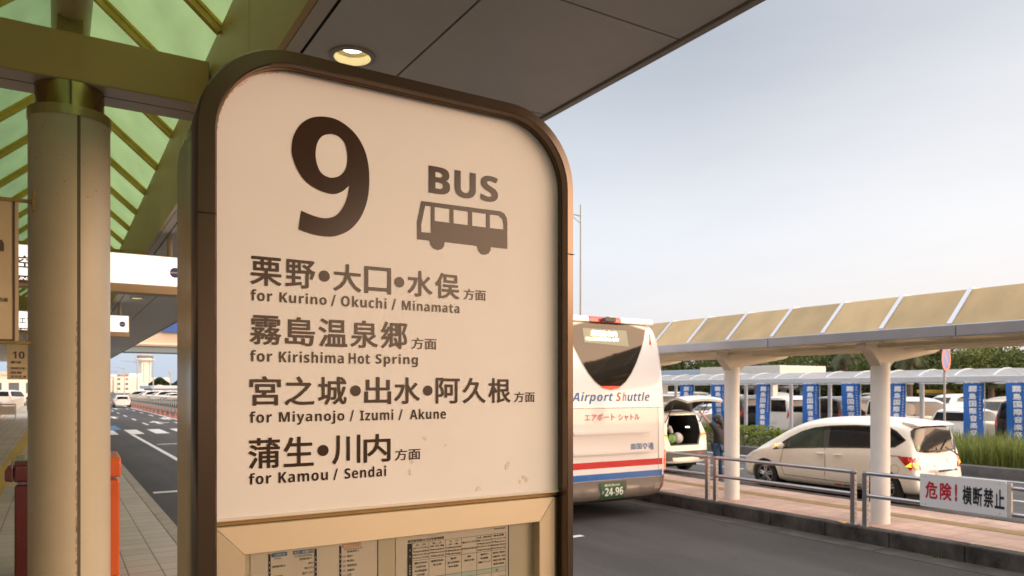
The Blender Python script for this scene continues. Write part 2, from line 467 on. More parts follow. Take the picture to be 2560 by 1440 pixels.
# ------------------------------------------------------------------ ground, roads, pavements
struct(MB().box(-3000, 3000, -3000, 3000, -.6, -.02).build('ground', earth))
struct(MB().box(1.50, 9.79, -60, 400, -.3, 0).build('road', asphalt))
gut = MB(); y = -20
while y < 60: gut.box(9.38, 9.786, y, y + 1.985, -.05, .006); y += 2.0
struct(gut.build('road_gutter', mat('gutter_concrete', (.10, .095, .085), .9, noise=.55, nscale=2.4, bump=.4, bscale=40)))
struct(MB().box(12.30, 19.7, -60, 400, -.3, 0).build('far_road', asphalt_far))
struct(MB().box(20.0, 120, -80, 400, -.3, -.008).build('parking_lot', asphalt_far))
struct(MB().box(-40, 1.32, -60, 400, -.3, .20).build('sidewalk', side_tile))
k = MB()
y = -20
while y < 140:
    k.box(1.323, 1.50, y, y + .994, -.2, .204); y += 1.0
struct(k.build('kerb', kerb_mat, bevel=.012))
struct(MB().box(10.0, 12.1, -60, 60, -.3, .215).build('island_pavement', island_tile))
k = MB(); y = -20
while y < 60:
    k.box(9.79, 9.997, y, y + .992, -.2, .222); k.box(12.103, 12.30, y, y + .992, -.2, .222); y += 1.0
struct(k.build('island_kerb', kerb_dark, bevel=.02))
t = MB().box(-1.2, -.88, -20, 140, .2, .206)
for y in (18.5, 27.5, 36.5): t.box(-.87, -.3, y, y + .32, .2, .206); t.box(-4.5, -1.21, y, y + .32, .2, .206)
struct(t.build('tactile_paving', tactile))
t = MB().box(11.12, 11.40, -20, 60, .215, .221)
struct(t.build('island_tactile_paving', tactile_old))
# painted markings
p = MB()
def strip(x0, x1, y0, y1, z=.004): p.quad((x0, y0, z), (x1, y0, z), (x1, y1, z), (x0, y1, z))
p.quad((3.20, 14, .004), (3.35, 14, .004), (3.20, 40, .004), (3.05, 40, .004))
x = 1.95
while x < 12: strip(x, x + .62, 40.2, 44.6); x += 1.12
p.quad((3.40, 32.2, .004), (9.4, 32.2, .004), (9.4, 32.45, .004), (3.40, 32.45, .004))
strip(1.75, 3.1, 17.2, 17.45)
for y0 in range(50, 150, 8):
    for xx in (4.7, 6.6): strip(xx, xx + .15, y0, y0 + 3.4)
def arrow(x, y, s=1, bend=0):
    strip(x - .12 * s, x + .12 * s, y, y + 2.6 * s)
    p.add([(x - .45 * s, y + 2.6 * s, .004), (x + .45 * s, y + 2.6 * s, .004), (x, y + 4.6 * s, .004)], [(0, 1, 2)])
    if bend: p.quad((x, y + 1.0, .004), (x + bend, y + 1.8, .004), (x + bend, y + 2.3, .004), (x, y + 1.5, .004))
for x, y, b in ((3.75, 62, 0), (5.6, 51, .7), (7.0, 58, 0), (3.6, 88, 0), (5.6, 90, .7)): arrow(x, y, 1, b)
strip(7.3, 7.45, 48, 200)
strip(5.9, 6.72, 8.85, 8.97)
strip(12.75, 12.9, -40, 80); strip(19.2, 19.35, -40, 80); 
for y0 in range(-40, 90, 9): strip(16.0, 16.12, y0, y0 + 4)
for y0 in range(-4, 100, 3):
    p.quad((28, y0, -.004), (33, y0, -.004), (33, y0 + .12, -.004), (28, y0 + .12, -.004))
struct(p.build('road_markings', paint_white, recalc=False))
bl = MB(); bl.quad((1.6, 44.9, .004), (3.0, 44.9, .004), (3.0, 50, .004), (1.6, 50, .004))
struct(bl.build('blue_road_marking', mat('blue_paint', (.06, .20, .42), .7), recalc=False))
rd = MB()
for y0 in range(58, 170, 4): rd.quad((7.6, y0, .006), (8.4, y0 + 1.5, .006), (8.4, y0 + 3.2, .006), (7.6, y0 + 1.7, .006))
struct(rd.build('red_road_marking', mat('red_paint', (.45, .10, .06), .7, noise=.3), recalc=False))

# ------------------------------------------------------------------ the bus stop sign
Y0 = 1.494
T = thing('bus_stop_sign', 'large bronze-framed bus stop sign with the numeral 9, filling the foreground', 'bus stop sign', (.645, 1.62, .2))
def rrect_top(x0, x1, z0, z1, r, n=14, ex=1.0):
    pts = [(x0, z0), (x1, z0)]
    for i in range(n + 1):
        a = math.pi / 2 * i / n; pts.append((x1 - r + r * math.cos(a), z1 - r + r * math.sin(a)))
    for i in range(n + 1):
        a = math.pi / 2 + math.pi / 2 * i / n; pts.append((x0 + r + r * math.cos(a), z1 - r + r * math.sin(a)))
    return pts
FO = rrect_top(.218, 1.074, .62, 2.862, .180)
FI = rrect_top(.2545, 1.0515, .62, 2.834, .155)
m = MB(); n = len(FO)
prof = [(0, FO, 1.470), (0, FO, 1.462), (1, None, 1.456)]
rings = []
def ring(t, y):   # blend between outer and inner outlines
    return [(a[0] + (b[0] - a[0]) * t, y, a[1] + (b[1] - a[1]) * t) for a, b in zip(FO, FI)]
rings = [ring(0, 1.520), ring(0, 1.466), ring(.10, 1.459), ring(.90, 1.456), ring(1.0, 1.460), ring(1.0, 1.520)]
vs = [v for r_ in rings for v in r_]; fs = []
for j in range(len(rings) - 1):
    for i in range(n):
        if i == 0: continue
        fs.append((j * n + i, j * n + (i + 1) % n, (j + 1) * n + (i + 1) % n, (j + 1) * n + i))
m.add(vs, fs)
m.build('frame', bronze, T, smooth=True, world=True)
for bx_ in ((.2185, .2535, 1.4548, 1.457, 2.5235, 2.5250), (1.0525, 1.0735, 1.4548, 1.457, 2.5255, 2.5268)): MB().box(*bx_).build('frame_joint', dark_gap, T, world=True)
# thin bright gasket line inside the frame
gk = MB(); GI = rrect_top(.2575, 1.0485, 1.95, 2.831, .152); GO = rrect_top(.2545, 1.0515, 1.95, 2.834, .155)
vs = [(x, 1.478, z) for x, z in GO] + [(x, 1.478, z) for x, z in GI]
gk.add(vs, [(i, (i + 1) % n, n + (i + 1) % n, n + i) for i in range(1, n)])
gk.build('gasket', mat('gasket', (.20, .12, .06), .4, metal=.5), T, world=True)
# housing behind the frame, with a chamfered shoulder
hz = rrect_top(.222, 1.070, .2, 2.846, .172)
m = MB(); hn = len(hz)
ins = rrect_top(.232, 1.060, .2, 2.80, .14)
vs = [(x, 1.521, z) for x, z in hz] + [(x, 1.735, z) for x, z in hz] + [(x, 1.77, z) for x, z in ins]
fs = [(i, (i + 1) % hn, hn + (i + 1) % hn, hn + i) for i in range(hn)] + [(hn + i, hn + (i + 1) % hn, 2 * hn + (i + 1) % hn, 2 * hn + i) for i in range(hn)]
fs += [list(range(hn)), list(range(3 * hn - 1, 2 * hn - 1, -1))]
m.add(vs, fs); m.build('housing', housing_m, T, smooth=True, world=True)
MB().box(.30, .99, 1.50, 1.70, .2, .6).build('plinth', bronze, T, bevel=.01, world=True)
# the sign panel
PN = rrect_top(.2545, 1.0515, 1.952, 2.834, .155)
sp = MB().prism(PN, 'y', Y0, Y0 + .012).build('sign_panel', sign_white, T, world=True)
sp.location = (0, 0, 0)
def lettering(name, mb, material=sign_brown, parent=None):
    o = mb.build(name, material, None, recalc=False)
    me = o.data; me.transform(Matrix.Translation(-Vector(T.location)))
    o.parent = parent or sp
    return o
yl = Y0 - .0012
NINE_IN = [(0.4204, 2.5583), (0.4485, 2.5506), (0.4726, 2.5494), (0.4937, 2.5589), (0.5078, 2.5779), (0.5168, 2.6016), (0.5203, 2.6236)]
NINE_OUT = [(0.5203, 2.6236), (0.5061, 2.6095), (0.4866, 2.6009), (0.4588, 2.6039), (0.4315, 2.6169), (0.4147, 2.6362), (0.4047, 2.6581), (0.4011, 2.6775), (0.4047, 2.7048), (0.4181, 2.7306), (0.4383, 2.7479), (0.4623, 2.7559), (0.4901, 2.7564), (0.515, 2.7469), (0.5366, 2.73), (0.553, 2.7048), (0.5615, 2.6763), (0.5641, 2.645), (0.5619, 2.6095), (0.553, 2.5767), (0.5384, 2.5497), (0.5186, 2.5289), (0.4972, 2.5173), (0.4761, 2.5122), (0.4451, 2.513), (0.4147, 2.52)]
NINE_HOLE = [(0.4761, 2.7223), (0.4623, 2.715), (0.453, 2.6998), (0.4495, 2.6788), (0.4519, 2.6589), (0.4605, 2.6415), (0.4744, 2.6344), (0.4884, 2.6352), (0.5025, 2.6428), (0.5132, 2.6583), (0.5164, 2.6813), (0.5132, 2.7033), (0.5043, 2.7173), (0.4901, 2.7234)]
outer = spline(NINE_IN, False)[:-1] + spline(NINE_OUT, False)
lettering('numeral', on_y(MB(), fill2d([outer, spline(NINE_HOLE)]), yl))
PB = [(0.6841, 2.613), (0.8857, 2.6156), (0.897, 2.6115), (0.9039, 2.6014), (0.9053, 2.5898), (0.9053, 2.5297), (0.8609, 2.5292), (0.8596, 2.5217), (0.8542, 2.5134), (0.8444, 2.5094), (0.8339, 2.5111), (0.8268, 2.5185), (0.8246, 2.5286), (0.7412, 2.5284), (0.7395, 2.5189), (0.7341, 2.512), (0.7238, 2.5088), (0.7128, 2.5118), (0.7063, 2.5192), (0.7047, 2.5279), (0.6746, 2.5281), (0.6742, 2.5664)]
PH = [[(0.6934, 2.604), (0.7075, 2.6043), (0.7075, 2.5452), (0.6841, 2.5445), (0.6841, 2.5621)], [(0.7165, 2.604), (0.7541, 2.604), (0.7541, 2.5729), (0.7165, 2.5729)], [(0.7633, 2.6041), (0.8012, 2.6042), (0.8012, 2.573), (0.7633, 2.5731)], [(0.8112, 2.6047), (0.8484, 2.605), (0.8484, 2.573), (0.8112, 2.573)], [(0.8578, 2.6047), (0.8811, 2.6053), (0.8925, 2.598), (0.8952, 2.5847), (0.8952, 2.5737), (0.8578, 2.5734)]]
lettering('bus_pictogram', on_y(MB(), fill2d([PB] + PH), yl))
mb = MB()
for ch, x0, x1 in (('B', .702, .7545), ('U', .7665, .8205), ('S', .8335, .8795)):
    on_y(mb, fit(text2d(bs(ch), .012), x0, x1, 2.634, 2.694), yl)
lettering('bus_word', mb)
def dotp(mb, x, z, r): on_y(mb, ([(x + r * math.cos(a * math.pi / 10), z + r * math.sin(a * math.pi / 10)) for a in range(20)], [list(range(20))]), yl)
def kanji_line(chars, z0, z1, suffix):
    mb = MB()
    for ch, x0, x1 in chars:
        if ch == '.': dotp(mb, (x0 + x1) / 2, (z0 + z1) / 2, .0115)
        else: on_y(mb, fit(text2d(ch, .016), x0, x1, z0, z1), yl)
    on_y(mb, fit(text2d('方面', .010), suffix[0], suffix[1], z0 + .001, z0 + .026), yl)
    lettering('destination_name', mb)
cw = .0655; pitch = .0735
def run(s, x):
    out = []
    for ch in s:
        if ch == '.': out.append((ch, x - .006, x + .032)); x += .034
        else: out.append((ch, x, x + cw)); x += pitch
    return out
def fitrun(s, x0, x1):
    r_ = run(s, 0.0); w = r_[-1][2]; k_ = (x1 - x0) / w
    return [(c, x0 + a * k_, x0 + b * k_) for c, a, b in r_]
kanji_line(fitrun('栗野.大口.水俣', .322, .778), 2.402, 2.459, (.789, .847))
kanji_line(fitrun('霧島温泉郷', .321, .651), 2.286, 2.344, (.661, .721))
kanji_line(fitrun('宮之城.出水.阿久根', .320, .914), 2.167, 2.225, (.924, .982))
kanji_line(fitrun('蒲生.川内', .318, .612), 2.044, 2.104, (.622, .682))
def romaji(words, z):
    mb = MB()
    for w_, x0, x1, lo, hi in words:
        on_y(mb, fit(text2d(bs(w_) if w_ != '/' else w_, 0 if w_ != '/' else .012, 0, 1.10), x0, x1, z + lo, z + hi), yl)
    lettering('destination_romaji', mb)
H = .0212; D = -.0058
romaji([('for', .322, .3635, 0, .0226), ('Kurino', .3775, .4725, 0, H), ('/', .482, .4915, -.0015, H + .001), ('Okuchi', .503, .603, -.0005, .0222), ('/', .615, .6245, -.0015, H + .001), ('Minamata', .639, .7785, -.0005, H)], 2.3715)
romaji([('for', .321, .3635, 0, .0226), ('Kirishima', .3765, .5085, -.0005, H + .001), ('Hot', .5195, .5655, -.0005, H), ('Spring', .5785, .676, D, .0218)], 2.2530)
romaji([('for', .320, .3625, 0, .0226), ('Miyanojo', .3765, .510, D, .0218), ('/', .5215, .5305, -.0015, H + .001), ('Izumi', .544, .6185, -.0005, .0222), ('/', .6305, .640, -.0015, H + .001), ('Akune', .657, .7445, -.0005, .0222)], 2.1335)
romaji([('for', .319, .3615, 0, .0226), ('Kamou', .3755, .475, -.0005, H), ('/', .4865, .496, -.0015, H + .001), ('Sendai', .5105, .602, -.0005, .0222)], 2.0135)
# worn glue marks on the panel
sm = MB()
for bx, bz, w_, h_, nn in ((.662, 2.035, .012, .055, 5), (.70, 2.095, .02, .010, 3), (.905, 2.03, .010, .045, 3), (.94, 1.985, .045, .012, 3), (.745, 2.075, .006, .004, 2), (.83, 1.968, .02, .008, 3)):
    for i in range(nn):
        x = bx + rnd.uniform(-.5, .5) * w_; z = bz + rnd.uniform(-.5, .5) * h_; r_ = rnd.uniform(.002, .006)
        N = 9; pts = [(x + r_ * rnd.uniform(.5, 1.2) * math.cos(q * 2 * math.pi / N), z + r_ * rnd.uniform(.5, 1.6) * math.sin(q * 2 * math.pi / N)) for q in range(N)]
        on_y(sm, (pts, [list(range(N))]), yl - len(sm.v) * 1e-6)
stuff(lettering('glue_stain', sm, stain_m))
em = MB()      # peeling film along the upper left edge
arc = [(x, z) for x, z in PN[17:] if z > 2.6]
for i in range(34):
    k_ = rnd.randrange(len(arc)); x, z = arc[k_]; cx_, cz_ = .4095, 2.679
    dx, dz = cx_ - x, cz_ - z; L_ = math.hypot(dx, dz); dx /= L_; dz /= L_
    a_ = rnd.uniform(-.006, .006); ln = rnd.uniform(.001, .0045); wd = rnd.uniform(.001, .004)
    bx, bz = x - dz * a_ + dx * .003, z + dx * a_ + dz * .003
    on_y(em, ([(bx - dz * wd, bz + dx * wd), (bx + dz * wd, bz - dx * wd), (bx + dx * ln, bz + dz * ln)], [(0, 1, 2)]), yl - i * 3e-6)
stuff(lettering('edge_wear', em, sign_edge))
# ledge between panel and case
MB().box(.2545, 1.0515, 1.500, 1.52, 1.9375, 1.9515).build('ledge', mat('ledge_gold', (.30, .19, .06), .5, metal=.3), T, world=True)
MB().box(.2545, 1.0515, 1.488, 1.506, 1.9465, 1.9525).build('panel_trim', mat('trim_white', (.75, .68, .60), .4), T, bevel=.002, world=True)
# notice case: mitred frame
cx0, cx1, cz0, cz1 = .256, 1.0375, .66, 1.9365
ix0, ix1, iz0, iz1 = .309, .990, .72, 1.8805
cs = MB()
def mitre(a, b, c_, d_):
    yf, yb = 1.484, 1.52
    vs = [(a[0], yf + .004, a[1]), (b[0], yf + .004, b[1]), (c_[0], yf, c_[1]), (d_[0], yf, d_[1]), (a[0], yb, a[1]), (b[0], yb, b[1]), (c_[0], yb, c_[1]), (d_[0], yb, d_[1])]
    cs.add(vs, [(0, 1, 2, 3), (4, 7, 6, 5), (0, 4, 5, 1), (1, 5, 6, 2), (2, 6, 7, 3), (3, 7, 4, 0)])
e_ = .0006
mitre((cx0, cz1), (cx1, cz1), (ix1 + e_, iz1), (ix0 - e_, iz1)); mitre((cx1, cz0), (cx0, cz0), (ix0, iz0), (ix1, iz0))
mitre((cx0, cz0), (cx0, cz1 - e_), (ix0, iz1 - e_), (ix0, iz0)); mitre((cx1, cz1 - e_), (cx1, cz0), (ix1, iz0), (ix1, iz1 - e_))
nc = cs.build('notice_case', case_m, T, bevel=.0012, seg=1, world=True)
MB().box(1.039, 1.0508, 1.492, 1.515, .70, 1.935).build('case_hinge', housing_m, T, bevel=.003, world=True)
def sub(mb, name, material):
    o = mb.build(name, material, None, recalc=False); o.data.transform(Matrix.Translation(-Vector(T.location))); o.parent = nc; return o
sub(MB().box(ix0 - .003, ix1 + .003, 1.5145, 1.519, iz0 - .003, iz1 + .003), 'backing_board', case_back)
sub(MB().quad((ix0, 1.494, iz0), (ix1, 1.494, iz0), (ix1, 1.494, iz1), (ix0, 1.494, iz1)), 'case_pane', case_glass)
sub(MB().box(.326, .590, 1.512, 1.5140, .80, 1.8795), 'route_notice', paper)
sub(MB().box(.632, .919, 1.512, 1.5140, .80, 1.8795), 'timetable', paper)
sub(MB().box(.9185, .9200, 1.5105, 1.514, .80, 1.8795).box(.5895, .591, 1.5105, 1.514, .80, 1.8795), 'paper_holder', black_plastic)
yn = 1.5112
d = MB()
for x0, x1 in ((.360, .3645), (.4525, .4575), (.505, .5095)): on_y(d, ([(x0, .9), (x1, .9), (x1, 1.871), (x0, 1.871)], [(0, 1, 2, 3)]), yn)
def tx(mb, s, x0, x1, z0, z1, b=.012): on_y(mb, fit(text2d(s, b, 0, 1, 2), x0, x1, z0, z1), yn - .0004)
for j, (s, w_) in enumerate((('鹿児島空港から', .026), ('蒲生支所前', .020), ('入来中前', .018), ('市比野温泉', .02), ('川内駅', .014), ('川内営業所', .02))): tx(d, s, .368, .368 + w_, 1.842 - j * .02, 1.8465 - j * .02)
for j, (s, w_) in enumerate((('鹿児島空港から', .026), ('溝辺', .008), ('有川下', .016), ('渡辺下十文字', .02), ('大隅横川', .016), ('栗野駅', .014), ('湯之尾', .014), ('菱刈', .010))): tx(d, s, .448 - w_, .448, 1.851 - j * .0098, 1.8555 - j * .0098)
for j, (s, w_) in enumerate((('鹿児島空港から', .026), ('溝辺川', .012), ('新川渓谷', .015), ('塩浸温泉前', .021), ('丸尾温泉', .016), ('丸尾', .009), ('霧島神宮', .016), ('国分駅', .012))): tx(d, s, .522, .522 + w_, 1.855 - j * .0098, 1.8595 - j * .0098)
tx(d, 'for Sendai', .371, .385, 1.859, 1.862, .004); tx(d, 'for Okuchi and Minamata', .412, .447, 1.8585, 1.862, .004); tx(d, 'for Kirishima hot spring village', .515, .556, 1.8605, 1.864, .004)
sub(d, 'notice_print', ink)
b_ = MB(); on_y(b_, ([(.366, 1.8635), (.397, 1.8635), (.397, 1.8715), (.366, 1.8715)], [(0, 1, 2, 3)]), yn); on_y(b_, ([(.409, 1.8635), (.4505, 1.8635), (.4505, 1.8715), (.409, 1.8715)], [(0, 1, 2, 3)]), yn)
for j in range(1, 8):
    tx(b_, '%d0' % (16 + 3 * j), .512, .518, 1.8555 - j * .0098, 1.859 - j * .0098, .004)
    tx(b_, '%d0' % (20 + 2 * j), .4485, .4515, 1.8515 - j * .0098, 1.855 - j * .0098, .004)
sub(b_, 'notice_heading_blue', blue_ink)
o_ = MB(); on_y(o_, ([(.512, 1.8655), (.552, 1.8655), (.552, 1.8735), (.512, 1.8735)], [(0, 1, 2, 3)]), yn); sub(o_, 'notice_heading_orange', orange_ink)
w_ = MB(); tx(w_, '川内行き', .372, .392, 1.8646, 1.8704, .02); tx(w_, '大口・水俣行き', .4105, .4495, 1.8646, 1.8704, .02); tx(w_, '霧島温泉郷行き', .5135, .551, 1.8666, 1.8724, .02)
for i in range(9):
    for x in (.3622, .455, .5072):
        z = 1.8535 - i * .0098; on_y(w_, ([(x - .0011, z - .0011), (x + .0011, z - .0011), (x + .0011, z + .0011), (x - .0011, z + .0011)], [(0, 1, 2, 3)]), yn - .0004)
sub(w_, 'notice_heading_text', mat('white_print', (.75, .72, .66), .6))
d = MB()
def ln(x0, x1, z0, z1): on_y(d, ([(x0, z0), (x1, z0), (x1, z1), (x0, z1)], [(0, 1, 2, 3)]), yn)
cols = (.6705, .711, .752, .793, .833, .873, .912)
for x in cols: ln(x - .0003, x + .0003, 1.2, 1.858)
for z in (1.858, 1.8195, 1.7785, 1.768, 1.757, 1.746): ln(.659, .912, z - .0003, z + .0003)
ln(.659, .670, 1.2, 1.8582)
tx(d, '鹿児島空港9のりば発車時刻表', .660, .749, 1.8600, 1.8665); tx(d, '2026.4.1改正', .879, .910, 1.8675, 1.8715)
heads = (['川　内', '(京セラ川内)', 'Sendai', 'Ichihino Spa', 'Kyocera Sendai'], ['出　水', '阿 久 根', 'Izumi', 'Miyanojo', 'Akune'], ['大　口', '水　俣', 'Okuchi', 'Hishikari', 'Minamata'], ['', '溝辺下十文字', '', 'Mizobe', ''], ['丸尾・霧島温泉', '霧島いわさきホテル', 'Maruo', 'Kirishima Spa', 'Kirishima hotel'], ['霧島神宮', 'アクセスバス', 'Maruo', 'Kirishima Shrine', 'Kirishima st.'])
subs = (['蒲生支所前', '入来中前', '市比野温泉', '川内駅'], ['薩摩支所前', '宮之城'], ['栗野', '菱刈田畑前', '新水俣駅'], ['森', '溝辺中前'], ['嘉例川', '牧園麓', '牧園アリーナ'], ['嘉例川駅・霧島温泉', '牧園支所・丸尾', '神話の里公園', '霧島神宮駅'])
for c_, (hd, sb) in enumerate(zip(heads, subs)):
    xa, xb = cols[c_], cols[c_ + 1]; xm = (xa + xb) / 2
    for j, s in enumerate(hd):
        if s:
            w2 = min(.0185, .0026 * len(s) + .004); tx(d, s, xm - w2, xm + w2, 1.8515 - j * .0072, 1.8555 - j * .0072, .014)
    for j, s in enumerate(sb):
        w2 = min(.0165, .0024 * len(s) + .003); tx(d, s, xm - w2, xm + w2, 1.811 - j * .0088, 1.8155 - j * .0088, .014)
tx(d, '30', .884, .890, 1.7705, 1.7745)
sub(d, 'timetable_print', ink)
tl = MB()
for z in (1.768, 1.7460): on_y(tl, ([(.672, z + .001), (.911, z + .001), (.911, z + .010), (.672, z + .010)], [(0, 1, 2, 3)]), yn + .0003)
sub(tl, 'timetable_band', teal_ink)
ri = MB(); on_y(ri, ([(.9005, 1.8520), (.9050, 1.8520), (.9050, 1.8565), (.9005, 1.8565)], [(0, 1, 2, 3)]), yn - .0006); sub(ri, 'shrine_mark', red_ink)
tw = MB(); tx(tw, '行', .6625, .6665, 1.842, 1.846, .01); tx(tw, '先', .6625, .6665, 1.828, 1.832, .01)
for j, s in enumerate('主な停留所'): tx(tw, s, .6625, .6665, 1.808 - j * .006, 1.812 - j * .006, .01)
sub(tw, 'timetable_heading_text', MATS['white_print'])

# ------------------------------------------------------------------ the near canopy
XR = .08              # ridge line
CANOPY = thing('station_canopy', 'long bus station canopy with green glass ridge roof, brass bars and grey soffits', 'canopy', (XR, 6.3, .2))
Z = lambda up: 2.2 + up
YA, YB = -24.0, 62.0
zs, zf, zr = Z(1.90), Z(2.72), Z(3.59)
xr, xl = 1.083, -.923
xo, xlo = 2.94, -6.0
# soffit slabs with joint gaps modelled as separate panels over a dark plenum
LIGHTS = (4.08, 8.5, 12.9, 17.3, 21.7, 26.1)
def soffit(xs, name):
    m = MB(); ys = []; y = 2.96 - 1.3 * 37
    while y < YB: ys.append(y); y += 1.3
    for a, b in zip(xs[:-1], xs[1:]):
        for y in ys:
            x0, x1, y0, y1 = a + .007, b - .007, y + .007, y + 1.293
            hole = [L for L in LIGHTS if a < 1.44 < b and y0 < L < y1]
            if not hole: m.box(x0, x1, y0, y1, zs, zs + .03); continue
            vs, fs = fill2d([[(x0, y0), (x1, y0), (x1, y1), (x0, y1)], [(1.44 + .12 * math.cos(q * math.pi / 16), hole[0] + .12 * math.sin(q * math.pi / 16)) for q in range(32)]])
            m.add([(u, w, zs) for u, w in vs], fs)
    m.build(name, soffit_m, CANOPY, world=True)
soffit([xr + .10, 1.765, 2.89], 'soffit'); soffit([-6.0 + .05, -4.6, -3.2, -1.9, xl - .10], 'soffit')
MB().box(xr + .01, xr + .088, YA, YB, zs - .004, zs + .03).box(xl - .088, xl - .01, YA, YB, zs - .004, zs + .03).build('soffit_strip', soffit_strip, CANOPY, world=True)
MB().box(xr + .012, xo, YA, YB, zs + .09, zs + .5).box(xlo, xl - .012, YA, YB, zs + .09, zs + .5).build('canopy_deck', dark_gap, CANOPY, world=True)
MB().box(2.897, xo + .002, YA, YB, zs - .012, zs + .53).box(xlo - .002, xlo + .043, YA, YB, zs - .06, zs + .53).build('edge_trim', mat('edge_trim', (.30, .27, .25), .4), CANOPY, bevel=.004, world=True)
fj = MB(); y = YA + 8.2
m = MB()
y = YA
ysj = [YA] + [4.925 + 3.02 * i for i in range(-17, 22) if YA < 4.925 + 3.02 * i < YB] + [YB]
for a, b in zip(ysj[:-1], ysj[1:]):
    for fx in (xr - .03, xl - .009): MB().box(fx, fx + .039, a + .003, b - .003, zs, zf).build('fascia', green_metal, CANOPY, bevel=.004, world=True)
MB().box(xr - .02, xr + .005, YA, YB, zs + .01, zf - .01).box(xl - .005, xl + .02, YA, YB, zs + .01, zf - .01).build('fascia_core', dark_gap, CANOPY, world=True)
# roof panes and bars
py = [5.9 + 1.36 * i for i in range(-14, 42)]
for sgn, xe in ((1, xr), (-1, xl)):
    for a, b in zip(py[:-1], py[1:]):
        MB().add([(xe + .02 * sgn, a + .02, zf - .016), (xe + .02 * sgn, b - .02, zf - .016), (XR, b - .02, zr), (XR, a + .02, zr)], [(0, 1, 2, 3)]).build('roof_pane', roof_glass, CANOPY, world=True)
for sgn, xe in ((1, xr), (-1, xl)):
    for y in py[:46]:
        m = MB()
        dx, dz = xe - XR, zf - zr
        L_ = math.hypot(dx, dz); nx, nz = -dz / L_ * (1 if dx > 0 else -1), abs(dx) / L_
        nx = abs(dz) / L_ * sgn
        def bar(w, h0, h1):
            p0 = Vector((XR, y, zr)); p1 = Vector((xe, y, zf)); nv = Vector((nx, 0, nz))
            vs = [p + nv * h + Vector((0, s, 0)) for p in (p0, p1) for h in (h0, h1) for s in (-w, w)]
            m.add(vs, [(0, 1, 3, 2), (4, 6, 7, 5), (0, 4, 5, 1), (2, 3, 7, 6), (0, 2, 6, 4), (1, 5, 7, 3)])
        bar(.030, -.075, .03); bar(.042, -.028, -.006)
        m.build('glazing_bar', gold_bar, CANOPY, world=True)
MB().box(XR - .06, XR + .06, YA, YB, zr - .07, zr + .05).build('ridge_beam', gold_bar, CANOPY, bevel=.01, world=True)
MB().cyl((XR + .02, YA, Z(2.86)), (XR + .02, YB, Z(2.86)), .135, n=28).build('ridge_pipe', pipe_m, CANOPY, smooth=True, world=True)
jr = MB()
for L in (5.15, 14.5, 23.8): jr.cyl((XR + .02, L, Z(2.86)), (XR + .02, L + .012, Z(2.86)), .1375, n=28)
jr.build('pipe_joint', seam_m, CANOPY, smooth=True, world=True)
for L in (-3.0, 6.28, 15.6, 24.9, 34.2, 43.5):
    m = MB().box(xl + .034, xr - .045, L, L + .44, Z(2.25), Z(2.60)).build('cross_beam', green_metal, CANOPY, bevel=.008, world=True)
    o = MB().box(xl + .035, xr - .045, L + .005, L + .205, Z(2.246), Z(2.249)).box(xl + .035, xr - .045, L + .225, L + .435, Z(2.246), Z(2.249)).build('beam_soffit', beam_under, CANOPY, world=True); o.parent = m
    o = MB().box(xl + .035, xr - .045, L + .2052, L + .2248, Z(2.2475), Z(2.2495)).build('beam_seam', dark_gap, CANOPY, world=True); o.parent = m
    o = MB().box(XR - .075, XR + .095, L + .10, L + .36, Z(2.601), Z(2.755)).build('pipe_saddle', rust_plate, CANOPY, bevel=.006, world=True); o.parent = m
    zb = .2
    cyc = L + .22
    cmb = MB().lathe([(.0, 0), (.268, 0), (.268, Z(1.985) - zb)], (XR + .01, cyc, zb), 40)
    c_ = cmb.build('column', column_m, CANOPY, smooth=True, world=True)
    def csub(mb, name, mt, sm=True):
        o = mb.build(name, mt, CANOPY, smooth=sm, world=True); o.parent = c_; return o
    csub(MB().lathe([(.268, 0), (.276, 0), (.276, .07), (.262, .075), (.228, .080)], (XR + .01, cyc, Z(1.985)), 40), 'column_lip', mat('column_lip', (.45, .38, .20), .25, metal=.6))
    csub(MB().lathe([(.228, 0), (.228, .215)], (XR + .01, cyc, Z(2.03)), 40), 'collar', brass)
    a = R(-90 + 11)
    sx, sy = XR + .01 + .2686 * math.cos(a), cyc + .2686 * math.sin(a)
    csub(MB().box(sx - .011, sx + .011, sy - .0012, sy + .01, zb, Z(2.04)), 'column_seam', seam_m, False)
    csub(MB().box(XR + .01 - .006, XR + .01 + .008, cyc - .2296, cyc - .22, Z(2.06), Z(2.245)), 'collar_seam', seam_m, False)
    if L == 6.28:
        sp_ = MB()
        for i in range(44):
            a = R(rnd.uniform(-165, -20)); z = Z(1.97) - abs(rnd.gauss(0, .40)) - .03; r_ = rnd.choice((.002, .003, .003, .005))
            cx_, cy_ = XR + .01 + .2690 * math.cos(a), cyc + .2690 * math.sin(a); tx_, ty_ = -math.sin(a), math.cos(a)
            sp_.add([(cx_ + tx_ * r_ * math.cos(q), cy_ + ty_ * r_ * math.cos(q), z + r_ * math.sin(q)) for q in [k * math.pi / 4 for k in range(8)]], [list(range(8))])
        for i in range(60):
            a = R(-90 + 11 - 3.2 + rnd.uniform(-.9, .3)); z = rnd.uniform(.5, 2.7); hh = rnd.uniform(.005, .04)
            cx_, cy_ = XR + .01 + .2690 * math.cos(a), cyc + .2690 * math.sin(a); tx_, ty_ = -math.sin(a), math.cos(a)
            sp_.quad((cx_ - tx_ * .002, cy_ - ty_ * .002, z), (cx_ + tx_ * .002, cy_ + ty_ * .002, z), (cx_ + tx_ * .003, cy_ + ty_ * .003, z + hh), (cx_ - tx_ * .001, cy_ - ty_ * .001, z + hh))
        stuff(csub(sp_, 'rust_spot', column_spot, False))

